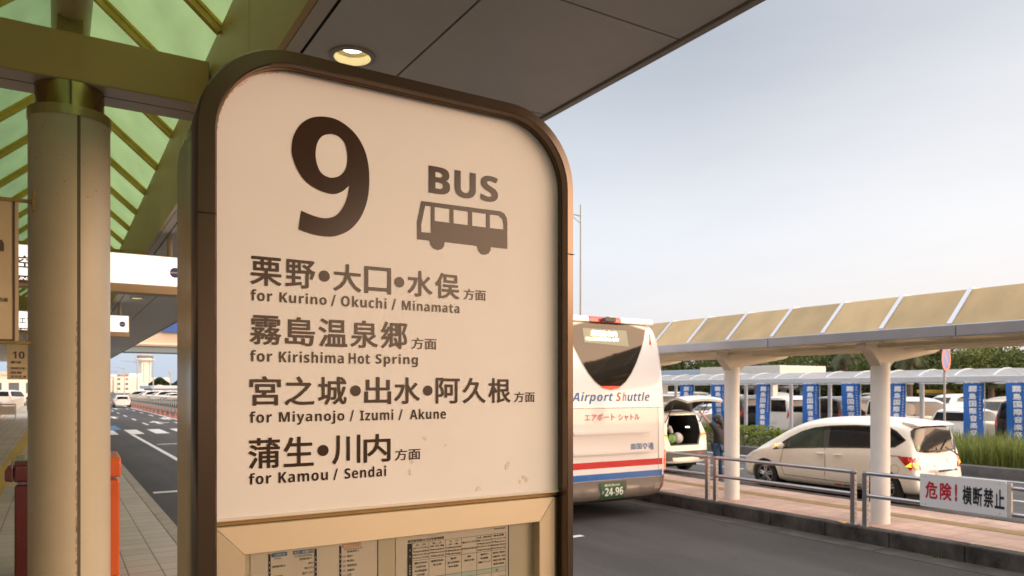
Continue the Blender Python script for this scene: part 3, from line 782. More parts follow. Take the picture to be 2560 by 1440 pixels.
# unseen terminal block, added to shade the canopy's left roof panes
TM = thing('unseen_terminal', 'long pale unseen terminal building, added left of the canopy to shade it', 'building', (-12, 20, .2))
tmw = mat('unseen_terminal_wall', (.46, .40, .33), .6, noise=.12, nscale=.4)
MB().box(-22, -10.5, -46, 70, .2, 15).build('wall', tmw, TM, world=True)
MB().box(-10.49, -10.2, -46, 70, 4.6, 5.6).build('cornice', green_metal, TM, world=True)
for i in range(19):
    y = -44 + i * 6
    MB().box(-10.55, -10.42, y, y + 5, .4, 4.3).build('window', mat('unseen_terminal_glass', (.03, .035, .04), .08), TM, world=True)
    MB().box(-10.55, -10.42, y, y + 5, 6.6, 9.4).build('window', MATS['unseen_terminal_glass'], TM, world=True)

# downlights
lamp_white = mat('lamp_glow', (.9, .85, .7), .5, emit=(1, .93, .72), estr=4)
lamp_cone = mat('lamp_reflector', (.80, .70, .42), .35)
lamp_rim = mat('lamp_rim', (.34, .32, .29), .4)
def downlight(L, label):
    t = thing('ceiling_light', label, 'ceiling light', (1.44, L, zs), 0, 'round downlights in the canopy soffit')
    MB().lathe([(.104, -.002), (.131, -.002), (.131, -.012), (.104, -.014)], n=32).build('rim', lamp_rim, t, smooth=True)
    MB().lathe([(.104, -.013), (.094, .03), (.060, .042)], n=32).build('reflector', lamp_cone, t, smooth=True)
    MB().lathe([(0, .040), (.060, .040), (.060, .042)], n=24).build('bulb', lamp_white, t)
downlight(4.08, 'lit round downlight just above the large numeral 9 sign')
downlight(17.3, 'small round downlight above the farther white hanging sign')
for i, L in enumerate((8.5, 12.9, 21.7, 26.1)): downlight(L, 'round downlight farther along the grey soffit')

# ------------------------------------------------------------------ island shelter
white_post = mat('white_post', (.82, .81, .79), .45, noise=.10, nscale=3)
cream_steel = mat('cream_steel', (.66, .60, .50), .5, noise=.15, nscale=3)
gutter_m = mat('gutter_metal', (.46, .47, .52), .35, metal=.4, noise=.15, nscale=2)
rafter_m = mat('rafter_metal', (.52, .55, .62), .4, metal=.3)
poly_roof = translucent_mat('aged_roof_sheet', (.74, .58, .31), .45, .45, noise=.20, nscale=2.0, stretch=(1, 1.4, .5))
_nt = poly_roof.node_tree
_g = _nt.nodes.new('ShaderNodeNewGeometry'); _mr = _nt.nodes.new('ShaderNodeMapRange'); _mr.inputs[3].default_value = .82; _mr.inputs[4].default_value = 1.06
_nt.links.new(_g.outputs['Random Per Island'], _mr.inputs[0])
_sc = _nt.nodes.new('ShaderNodeVectorMath'); _sc.operation = 'SCALE'
_rp = [n_ for n_ in _nt.nodes if n_.type == 'VALTORGB'][0]
_nt.links.new(_rp.outputs[0], _sc.inputs[0]); _nt.links.new(_mr.outputs[0], _sc.inputs['Scale'])
for n_ in _nt.nodes:
    if n_.type == 'BSDF_PRINCIPLED': _nt.links.new(_sc.outputs[0], n_.inputs['Base Color'])
    if n_.type == 'BSDF_TRANSLUCENT': _nt.links.new(_sc.outputs[0], n_.inputs[0])
peel = mat('peeling_rust', (.35, .12, .07), .8, noise=.5, nscale=18)
SH = thing('island_shelter', 'long island shelter with yellowed sheet roof on thick white round posts', 'shelter', (10.4, 6.5, .22))
GX0, GX1 = 9.9, 11.9
SA, SB = -22.0, 44.0
pp = [(9.93, 3.03), (10.20, 3.285), (10.47, 3.54), (11.33, 3.54), (11.60, 3.285), (11.87, 3.03)]
raf = [5.26 + .943 * i for i in range(-29, 42)]
panes = MB()
for a, b in zip(raf[:-1], raf[1:]):
    for q in ((0, 1, 2), (2, 3), (3, 4, 5)):
        vs = [(pp[k][0], yy, pp[k][1]) for k in q for yy in (a, b)]
        panes.add(vs, [(2 * k, 2 * k + 1, 2 * k + 3, 2 * k + 2) for k in range(len(q) - 1)])
panes.build('roof_sheet', poly_roof, SH, world=True)
for y in raf[18:50]:
    m = MB()
    for (x0, z0), (x1, z1) in zip(pp[:-1], pp[1:]):
        m.prism([(x0, z0 - .03), (x1, z1 - .03), (x1, z1 + .025), (x0, z0 + .025)], 'y', y - .032, y + .032)
    m.build('rafter', rafter_m, SH, world=True)
m = MB(); y = 5.13 - 2.95 * 9
while y < SB:
    for gx in (9.84, 11.82): MB().box(gx, gx + .14, y + .006, y + 2.944, 2.875, 3.03).build('gutter', gutter_m, SH, bevel=.012, world=True)
    y += 2.95
m = MB()
for y in raf: m.box(9.98, 11.82, y - .03, y + .03, 2.86, 2.93)
for x in (10.25, 10.9, 11.5): m.box(x - .04, x + .04, SA, SB, 2.80, 2.858)
m.build('roof_beam', cream_steel, SH, world=True)
for i in range(-9, 12):
    L = 6.5 + 2.83 * i
    if L < -16: continue
    p_ = MB().cyl((10.4, L, .215), (10.4, L, 2.585), .133, n=32).build('post', white_post, SH, smooth=True, world=True)
    m = MB()
    m.prism([(9.92, 2.80), (9.92, 2.86), (11.85, 2.86), (11.85, 2.80), (11.7, 2.755), (10.62, 2.60), (10.53, 2.53), (10.28, 2.53), (10.22, 2.60), (10.06, 2.745)], 'y', L - .085, L + .085)
    o = m.build('bracket_arm', cream_steel, SH, bevel=.01, world=True); o.parent = p_
    r_ = MB()
    for q in range(46):
        a = R(rnd.uniform(-38, -22)); z = rnd.uniform(.9, 2.5); w_ = rnd.uniform(.004, .012); hh = rnd.uniform(.01, .09)
        for u in (0,):
            c0 = Vector((10.4 + .1345 * math.cos(a), L + .1345 * math.sin(a), z)); tv = Vector((-math.sin(a), math.cos(a), 0))
            r_.quad(c0 - tv * w_, c0 + tv * w_, c0 + tv * w_ * .6 + Vector((0, 0, hh)), c0 - tv * w_ * .8 + Vector((0, 0, hh)))
    if i in (-1, 0, 1): o = stuff(r_.build('peeling_paint', peel, SH, world=True)); o.parent = p_

# ------------------------------------------------------------------ guard rails
steel = mat('galvanised_rail', (.50, .50, .54), .28, metal=.85, noise=.12, nscale=4)
post_steel = mat('rail_post_steel', (.30, .30, .32), .45, metal=.7, noise=.15, nscale=5)
def guard_rail(a, b, label):
    t = thing('guard_rail', label, 'guard rail', (9.93, a, .22), 0, 'steel guard rails along the island kerb')
    L = b - a
    MB().cyl((0, .03, .765), (0, L - .03, .765), .030, n=14).build('top_rail', steel, t, smooth=True)
    MB().cyl((0, .03, .445), (0, L - .03, .445), .030, n=14).build('lower_rail', steel, t, smooth=True)
    for y in (0, L):
        p_ = MB().prism([(-.028, -.035), (.028, -.035), (.028, .035), (-.028, .035)], 'z', 0, .76).cyl((0, y * 0 - .035, .76), (0, .035, .76), .028, n=14)
        p_.v = [(x, yy + y, z) for x, yy, z in p_.v]
        o = p_.build('post', post_steel, t)
        f = MB().box(-.06, .06, y - .06, y + .06, 0, .012)
        f.build('base_plate', post_steel, t)
        h = MB()
        for k in range(9):
            z = .10 + k * .068
            h.cyl((.0, y - .0355, z), (.0, y - .0362, z), .011, n=8)
        q = h.build('post_hole', black_plastic, t); q.parent = o
for a, b, s in ((9.47, 12.12, 'steel guard rail behind the parked bus, farthest section'), (6.62, 9.28, 'steel guard rail in the middle, in front of the white minivan'), (3.77, 6.43, 'steel guard rail nearest the camera, carrying the red and black warning board'), (.92, 3.58, 'steel guard rail beyond the right edge')):
    guard_rail(a, b, s)
# warning board on the rail
board_w = mat('board_white', (.72, .73, .76), .35)
wb = thing('warning_sign', 'white warning board with red and black Japanese characters on the guard rail', 'sign', (9.88, 5.07, .22))
MB().prism([(4.545, .630), (4.64, .520 + .11), (5.60, .632), (5.612, .65), (5.612, 1.055), (5.60, 1.068), (4.56, 1.068), (4.545, 1.055)], 'x', 9.874, 9.889).build('board', board_w, wb, world=True, bevel=.003)
board = [c for c in wb.children][0]
MB().box(9.889, 9.93, 4.50, 4.545, .63, 1.05).build('bracket', mat('board_bracket', (.55, .50, .45), .5), wb, world=True)
def on_x_board(mb, s, y_left, y_right, z0, z1, bold=.03):
    vs, fs = fit(text2d(s, bold), 0, 1, z0, z1)
    mb.add([(9.8728 - h * .001, y_left + (y_right - y_left) * u, z) for u, z, h in vs], fs)
rr = MB(); on_x_board(rr, '危', 5.535, 5.375, .745, .975); on_x_board(rr, '険', 5.345, 5.195, .745, .975); on_x_board(rr, '!', 5.155, 5.125, .75, .975, .05)
o = rr.build('red_lettering', mat('sign_red', (.48, .015, .03), .5), wb, world=True, recalc=False); o.parent = board
rr = MB()
for i, ch in enumerate('横断禁止'): on_x_board(rr, ch, 5.06 - i * .127, 5.06 - i * .127 - .112, .725, .965)
o = rr.build('black_lettering', mat('sign_black', (.02, .02, .03), .5), wb, world=True, recalc=False); o.parent = board
rv = MB()
for y in (4.62, 5.53):
    for z in (.665, 1.03): rv.cyl((9.8735, y, z), (9.872, y, z), .006, n=8)
rv.build('rivet', post_steel, wb, world=True)
# scraps on the island
t = tag(MB().add([(9.86, 6.72, .224), (9.95, 6.70, .235), (9.97, 6.86, .226), (9.88, 6.88, .24), (9.90, 6.79, .25)], [(0, 1, 4), (1, 2, 4), (2, 3, 4), (3, 0, 4)]).build('litter', mat('litter_paper', (.62, .36, .18), .7)), 'small crumpled orange scrap by the rail post foot', 'litter')
wd = MB()
for i in range(22):
    a = rnd.uniform(0, 6.28); h = rnd.uniform(.06, .17); l = rnd.uniform(.02, .08)
    b0 = Vector((9.76 + rnd.uniform(-.03, .03), 5.30 + rnd.uniform(-.06, .06), 0)); tv = Vector((math.cos(a), math.sin(a), 0))
    sv = Vector((-tv.y, tv.x, 0)) * .005
    wd.add([b0 - sv, b0 + sv, b0 + tv * l + Vector((0, 0, h))], [(0, 1, 2)])
tag(wd.build('weed', leaf_mat('weed_green', (.05, .09, .03), (.10, .15, .05))), 'small green weed growing from the dark island kerb', 'weed')

# ------------------------------------------------------------------ shared vehicle materials
car_white = mat('car_white', (.78, .745, .68), .22, coat=.8)
car_pearl = mat('car_pearl', (.86, .82, .73), .26, coat=.25)
car_black = mat('car_black', (.015, .016, .018), .18, coat=.9)
car_silver = mat('car_silver', (.42, .43, .45), .28, metal=.6, coat=.6)
car_gold = mat('car_beige', (.48, .40, .29), .28, metal=.4, coat=.6)
glass_dark = mat('dark_glass', (.008, .009, .010), .04, spec=.3)
glass_green = mat('side_glass', (.045, .075, .05), .05, spec=.4, noise=.6, nscale=2.2)
tyre_m = mat('tyre', (.02, .02, .02), .8)
rim_m = mat('alloy_rim', (.42, .42, .44), .3, metal=.9)
lamp_red = mat('lamp_red', (.50, .02, .015), .12, coat=1)
lamp_lit_red = mat('lamp_lit_red', (.7, .05, .02), .3, emit=(1, .06, .02), estr=1.6)
lamp_amber = mat('lamp_amber', (.8, .3, .02), .3, emit=(1, .36, .02), estr=2.6)
lamp_clear = mat('lamp_clear', (.75, .72, .68), .1, coat=1)
chrome = mat('chrome', (.7, .7, .7), .08, metal=1)
under_m = mat('underbody', (.015, .015, .015), .9)
gap_m = mat('panel_gap', (.16, .14, .12), .7)
plastic_grey = mat('plastic_grey', (.10, .10, .10), .6)

def loft(stations, name, m, parent, levels=2, leanz=None):
    """stations: (y, lean, [(half_width, z) from bottom centre to top centre])"""
    bm = bmesh.new(); rings = []
    for y, lean, half in stations:
        z0 = leanz if leanz is not None else half[0][1]
        rg = []
        for hw, z in half: rg.append(bm.verts.new((hw, y + lean * max(0, z - z0), z)))
        lf = [bm.verts.new((-hw, y + lean * max(0, z - z0), z)) for hw, z in half[1:-1]]
        rings.append((rg, lf))
    n = len(stations[0][2])
    def full(r): return r[0] + r[1][::-1]
    for a, b in zip(rings[:-1], rings[1:]):
        A, B = full(a), full(b)
        for i in range(len(A)): bm.faces.new((A[i], A[(i + 1) % len(A)], B[(i + 1) % len(A)], B[i]))
    for r_, fl in ((rings[0], 0), (rings[-1], 1)):
        rt, lf = r_
        for i in range(n - 1):
            L0 = None if i == 0 else lf[i - 1]; L1 = None if i == n - 2 else lf[i]
            fv = [v for v in (rt[i], rt[i + 1], L1, L0) if v]
            bm.faces.new(fv if fl else fv[::-1])
    bmesh.ops.recalc_face_normals(bm, faces=bm.faces)
    me = bpy.data.meshes.new(name); bm.to_mesh(me); bm.free()
    o = bpy.data.objects.new(name, me); COL.objects.link(o)
    if levels:
        md = o.modifiers.new('s', 'SUBSURF'); md.levels = levels; md.render_levels = levels
    return bake(o, name, m, parent)
def bake(o, name, m, parent, smooth=True):
    dg = bpy.context.evaluated_depsgraph_get(); dg.update()
    me = bpy.data.meshes.new_from_object(o.evaluated_get(dg)); old = o.data
    COL.objects.unlink(o); bpy.data.objects.remove(o); bpy.data.meshes.remove(old)
    return link(name, me, m, parent, smooth)
def cut(o, cutters, name, m, parent):
    """boolean difference, baked"""
    tmp = []
    for mb in cutters:
        c_ = mb.build('cutter', m); tmp.append(c_)
        md = o.modifiers.new('b', 'BOOLEAN'); md.object = c_; md.operation = 'DIFFERENCE'; md.solver = 'EXACT'
    o.parent = None
    r_ = bake(o, name, m, parent)
    for c_ in tmp: bpy.data.objects.remove(c_)
    return r_
def bvh_of(o): return BVHTree.FromPolygons([v.co for v in o.data.vertices], [list(p.vertices) for p in o.data.polygons])

def wheel(parent, x, y, r, side, w=.2, spokes=5):
    t_ = MB()
    prof = [(r * .66, -w / 2), (r * .94, -w / 2), (r, -w / 2 + .03), (r, w / 2 - .03), (r * .94, w / 2), (r * .66, w / 2)]
    N = 32; m_ = len(prof)
    vs = [(x + o_, y + rr_ * math.cos(2 * math.pi * i / N), r + rr_ * math.sin(2 * math.pi * i / N)) for i in range(N) for rr_, o_ in prof]
    t_.add(vs, [(i * m_ + k, ((i + 1) % N) * m_ + k, ((i + 1) % N) * m_ + k + 1, i * m_ + k + 1) for i in range(N) for k in range(m_ - 1)])
    wo = t_.build('wheel', tyre_m, parent, smooth=True)
    q = MB(); xo_ = x + side * w * .30
    for i in range(spokes):
        a = 2 * math.pi * i / spokes + .3
        for da in (-.16, .16):
            p0 = (xo_ + side * .02, y + .035 * math.cos(a + da * 3), r + .035 * math.sin(a + da * 3)); p1 = (xo_, y + r * .64 * math.cos(a + da), r + r * .64 * math.sin(a + da))
            q.cyl(p0, p1, .022, .020, 6)
    q.cyl((xo_ - .02, y, r), (xo_ + side * .03, y, r), .055, n=12)
    ring_ = [(r * .60, -.03), (r * .67, -.03), (r * .67, .03), (r * .60, .03)]
    vs = [(xo_ + o_, y + rr_ * math.cos(2 * math.pi * i / N), r + rr_ * math.sin(2 * math.pi * i / N)) for i in range(N) for rr_, o_ in ring_]
    q.add(vs, [(i * 4 + k, ((i + 1) % N) * 4 + k, ((i + 1) % N) * 4 + (k + 1) % 4, i * 4 + (k + 1) % 4) for i in range(N) for k in range(4)])
    o = q.build('rim', rim_m, parent, smooth=True); o.parent = wo
    d = MB().cyl((x - side * .01, y, r), (x, y, r), r * .66, n=24).build('brake_disc', plastic_grey, parent); d.parent = wo
    return wo

# ------------------------------------------------------------------ airport bus
bus_white = mat('bus_white', (.83, .81, .80), .22, coat=.7)
bus_grey = mat('bus_beige', (.72, .67, .63), .30, coat=.5)
bus_red = mat('bus_red', (.58, .02, .02), .25, coat=.6)
bus_blue = mat('bus_blue', (.02, .13, .42), .25, coat=.6)
bus_bump = mat('bus_bumper', (.17, .148, .13), .35, coat=.4)
txt_blue = mat('bus_text_blue', (.03, .14, .34), .4)
txt_red = mat('bus_text_red', (.60, .07, .06), .4)
txt_pink = mat('bus_text_pink', (.50, .20, .28), .4)
bus_glass = mat('bus_rear_glass', (.02, .016, .012), .05, spec=.6)
bus_glass.node_tree.nodes['Principled BSDF'].inputs['IOR'].default_value = 1.4
BUS = thing('airport_bus', 'white airport shuttle coach seen from behind with red and blue stripes', 'bus', (8.03, 9.8, 0))
def bus_half(i, z0, zt, w, rt):
    return [(0, z0 + i), (w - .25 - i, z0 + i), (w - .03 - i, z0 + .06 + i), (w - i, .9), (w - i, 1.8), (w - .02 - i, 2.6), (w - .07 - i, 3.05), (w - .16 - i, zt - .12 - i * .3), (w - .36 - i, zt - .03 - i * .4), (w * .4, zt - i * .4), (0, zt + .01 - i * .4)]
st = [(0.02, .11, bus_half(.22, .33, 3.39, 1.275, 0)), (0.0, .11, bus_half(.12, .31, 3.40, 1.275, 0)), (.05, .11, bus_half(.035, .3, 3.41, 1.275, 0)), (.16, .09, bus_half(.0, .3, 3.42, 1.275, 0)), (.5, 0, bus_half(0, .3, 3.42, 1.275, 0)), (6, 0, bus_half(0, .3, 3.42, 1.275, 0)), (11.4, 0, bus_half(0, .3, 3.42, 1.275, 0)), (11.75, 0, bus_half(.12, .3, 3.38, 1.275, 0)), (11.8, 0, bus_half(.25, .33, 3.3, 1.275, 0))]
bb = loft(st, 'body', bus_white, BUS, 2, 1.95)
bv = bvh_of(bb)
def bdec(name, loops, m, off=.004, par=None, maxlen=.15, flat=None):
    o = decal(name, bv, loops, 'y', -3, m, BUS, off, maxlen, flat=flat)
    if par: o.parent = par
    return o
win = [(-.86, 3.22), (-.45, 3.31), (0, 3.335), (.45, 3.31), (.845, 3.235), (.80, 3.06), (.72, 2.88), (.60, 2.66), (.47, 2.47), (.33, 2.32), (.18, 2.225), (0, 2.19), (-.18, 2.225), (-.33, 2.32), (-.47, 2.47), (-.60, 2.66), (-.72, 2.88), (-.80, 3.06)]
grow = [(x * 1.025, 2.75 + (z - 2.75) * 1.03) for x, z in win]
bdec('window_seal', [grow], mat('window_seal', (.55, .50, .42), .4), .003)
rw = bdec('rear_window', [win], bus_glass, .006)
db = bdec('display_backing', [[(-.53, 3.22), (.42, 3.21), (.45, 2.93), (-.51, 2.98)]], mat('display_backing', (.20, .18, .11), .5, emit=(.75, .68, .42), estr=.16), .009, rw)
dmat = mat('display_text', (.9, .9, .7), .4, emit=(1, .97, .78), estr=1.6)
bdec('display_text', None, dmat, .013, rw, 9, fit(text2d('鹿児島市内', .02), -.36, .20, 3.09, 3.19))
bdec('display_text', None, dmat, .013, rw, 9, fit(text2d('FOR KAGOSHIMA CITY', .02), -.47, .24, 3.015, 3.065))
bl_ = [(-.22, 2.245), (.22, 2.245), (.14, 2.208), (0, 2.198), (-.14, 2.208)]
bdec('brake_light', [bl_], mat('brake_strip', (.35, .02, .01), .3, emit=(.8, .04, .02), estr=.5), .012, rw)
led = MB()
leds = []
for i in range(9): leds.append([(-.105 + i * .026 - .007, 2.218), (-.105 + i * .026 + .007, 2.218), (-.105 + i * .026 + .007, 2.232), (-.105 + i * .026 - .007, 2.232)])
bdec('brake_led', leds, lamp_lit_red, .016, rw)
# lower tailgate and stripes
bdec('engine_door', [[(-1.03, 1.07), (1.03, 1.07), (1.04, 1.86), (-1.04, 1.86)]], bus_grey, .003)
bdec('panel_seam', [[(-1.26, 1.868), (1.26, 1.868), (1.26, 1.878), (-1.26, 1.878)], [(1.035, .30), (1.045, .30), (1.045, 1.868), (1.035, 1.868)], [(-1.045, .30), (-1.035, .30), (-1.035, 1.868), (-1.045, 1.868)]], gap_m, .0045)
for z0, z1 in ((1.435, 1.475), (1.10, 1.14)): 
    MB().prism([(-.055, z0), (-.02, z0 + .01), (-.02, z1 - .01), (-.055, z1 + .02)], 'x', -.86, .80).build('door_ridge', bus_grey, BUS, bevel=.008)
bdec('red_stripe', [[(-1.268, .865), (1.268, .865), (1.268, .975), (-1.268, .975)]], bus_red, .0045)
bdec('white_stripe', [[(-1.268, .775), (1.268, .775), (1.268, .865), (-1.268, .865)]], bus_white, .0035)
bdec('blue_stripe', [[(-1.268, .665), (1.268, .665), (1.268, .772), (-1.268, .772)]], bus_blue, .0045)
bdec('bumper', [[(-1.262, .335), (1.262, .335), (1.27, .66), (-1.27, .66)]], bus_bump, .012)
def btext(s, x0, x1, z0, z1, m, bold=.02, shear=0, sp=1.0, name='lettering'):
    return bdec(name, None, m, .0065, None, 9, fit(text2d(s, bold, shear, sp), x0, x1, z0, z1))
btext(bi('Airport'), -.83, .05, 1.945, 2.145, txt_blue, 0, .06, 1.03)
btext(bi('S'), .105, .225, 1.99, 2.14, txt_red, 0, .06)
btext(bi('h'), .24, .335, 1.99, 2.145, txt_pink, 0, .06)
btext(bi('uttle'), .355, .86, 1.985, 2.145, txt_blue, 0, .06)
btext('エアポート', -.58, .06, 1.665, 1.785, txt_red, .016)
btext('シャトル', .14, .61, 1.655, 1.765, txt_red, .016)
btext('南国交通', .40, .925, 1.13, 1.26, txt_blue, .018)
for x in (1.235, -1.235):
    s_ = 1 if x > 0 else -1
    bdec('tail_lamp', [[(s_ * 1.185, .76), (s_ * 1.25, .74), (s_ * 1.262, 1.14), (s_ * 1.20, 1.12)]], lamp_lit_red, .02)
    lp = [[(s_ * (1.203 + .028 * (k % 2)), .79 + k * .034), (s_ * (1.228 + .028 * (k % 2)), .79 + k * .034), (s_ * (1.228 + .028 * (k % 2)), .812 + k * .034), (s_ * (1.203 + .028 * (k % 2)), .812 + k * .034)] for k in range(9)]
    bdec('lamp_led', lp, lamp_amber, .026)
    bdec('marker_lamp', [[(s_ * .935, 2.98), (s_ * .97, 2.98), (s_ * .965, 3.17), (s_ * .935, 3.17)]], lamp_red, .008)
    f_ = bdec('fog_recess', [[(s_ * .93, .45), (s_ * 1.19, .44), (s_ * 1.19, .55), (s_ * .96, .56)]], mat('fog_recess', (.30, .26, .22), .5), .016)
    bdec('reflector', [[(s_ * 1.09, .455), (s_ * 1.17, .455), (s_ * 1.17, .535), (s_ * 1.10, .535)]], lamp_red, .020, f_)
pl = bdec('number_plate', [[(-.27, .372), (.25, .372), (.25, .612), (-.27, .612)]], mat('plate_green', (.02, .10, .045), .4), .024)
pw = mat('plate_white', (.75, .78, .70), .5)
bdec('plate_lettering', None, pw, .030, pl, 9, fit(text2d(bs('24-96'), 0), -.18, .21, .405, .525))
bdec('plate_lettering', None, pw, .030, pl, 9, fit(text2d('鹿児島200', .01), -.19, .14, .555, .598))
bdec('plate_lettering', None, pw, .030, pl, 9, fit(text2d('か', .01), -.245, -.205, .435, .485))
pr_ = bdec('plate_recess', [[(-.30, .355), (.30, .355), (.30, .63), (-.30, .63)]], mat('plate_recess', (.10, .085, .07), .6), .018)
# rear roof fairing with red band and camera
rf = MB()
def fair(x0, x1, m, nm): 
    b_ = MB().prism([(.10, 3.33), (.14, 3.32), (.26, 3.40), (.24, 3.438), (.135, 3.425), (.10, 3.39)], 'x', x0, x1); return b_.build(nm, m, BUS, bevel=.006)
fair(-.42, .26, bus_red, 'red_fairing'); fair(-1.06, -.424, bus_white, 'fairing'); fair(.264, 1.0, bus_white, 'fairing')
cmx = MB().box(-.16, .08, 0.0, .11, 3.335, 3.40).build('rear_camera', plastic_grey, BUS, bevel=.012)
o = MB().box(-.10, .09, -.01, .09, 3.402, 3.425).build('camera_hood', mat('camera_hood', (.62, .58, .52), .4), BUS, bevel=.006); o.parent = cmx
for x in (-1.12, 1.12):
    for y in (2.9, 9.2): wheel(BUS, x, y, .50, 1 if x > 0 else -1, .28, 8)
MB().box(-1.15, 1.15, .4, 11.4, .22, .32).build('underbody', under_m, BUS)

# ------------------------------------------------------------------ white minivan
def half(zb, ws, zbelt, wb, zr_, wr, zt):
    return [(0, zb), (ws - .12, zb), (ws, zb + .10), (max(ws, wb), (zb + zbelt) * .5), (wb, zbelt - .03), (wb - .018, zbelt + .05), (wr + .03, zr_ - .10), (wr - .045, zr_), (wr * .6, zt - .008), (0, zt)]
def arch(m_, x0, x1, y, r, zc): return MB().cyl((x0, y, zc), (x1, y, zc), r, n=40)
VAN = thing('minivan', 'pearl white minivan with hazard lights glowing, parked behind the shelter posts', 'minivan', (14.2, 9.68, 0))
vst = [(-2.07, .17, half(.26, .66, .95, .72, 1.42, .54, 1.47)), (-2.04, .17, half(.24, .77, .95, .80, 1.48, .63, 1.535)), (-1.90, .13, half(.22, .835, .97, .845, 1.52, .69, 1.59)),
       (-1.5, .05, half(.20, .845, .96, .85, 1.555, .725, 1.63)), (-.7, 0, half(.20, .85, .95, .855, 1.57, .74, 1.655)), (.1, 0, half(.20, .85, .94, .855, 1.55, .74, 1.625)),
       (.55, 0, half(.20, .85, .93, .855, 1.45, .735, 1.525)), (.95, 0, half(.20, .85, .91, .85, 1.27, .73, 1.355)), (1.35, 0, half(.20, .845, .87, .845, 1.05, .73, 1.135)), (1.62, 0, half(.20, .835, .82, .83, .93, .70, .99)),
       (1.86, 0, half(.20, .80, .72, .79, .81, .64, .865)), (2.02, 0, half(.22, .73, .62, .72, .72, .56, .765)), (2.08, 0, half(.26, .60, .55, .60, .64, .46, .68))]
vb0 = loft(vst, 'body', car_pearl, None, 3)
WY = (1.37, -1.40)
vb = cut(vb0, [arch(0, .60, 1.2, WY[0], .355, .315), arch(0, -1.2, -.60, WY[0], .355, .315), arch(0, .60, 1.2, WY[1], .355, .315), arch(0, -1.2, -.60, WY[1], .355, .315)], 'body', car_pearl, VAN)
vv = bvh_of(loft(vst, 'tmpbody', car_pearl, None, 3)); bpy.data.objects.remove(bpy.data.objects['tmpbody'])
def vside(name, loops, m, off=.004, par=None, side=-1, maxlen=.10):
    o = decal(name, vv, loops, 'x', 2.0 * side, m, VAN, off, maxlen)
    if par: o.parent = par
    return o
def vrear(name, loops, m, off=.004, par=None, flat=None, ml=.1):
    o = decal(name, vv, loops, 'y', -4, m, VAN, off, ml, flat=flat)
    if par: o.parent = par
    return o
DLO = [(1.16, .875), (.95, 1.04), (.74, 1.17), (.45, 1.31), (.15, 1.40), (-.2, 1.45), (-.7, 1.485), (-1.26, 1.49), (-1.45, 1.47), (-1.60, 1.40), (-1.78, 1.245), (-1.74, 1.20), (-1.60, 1.10), (-1.26, 1.06), (-.88, 1.04), (-.2, 1.0), (.74, .925)]
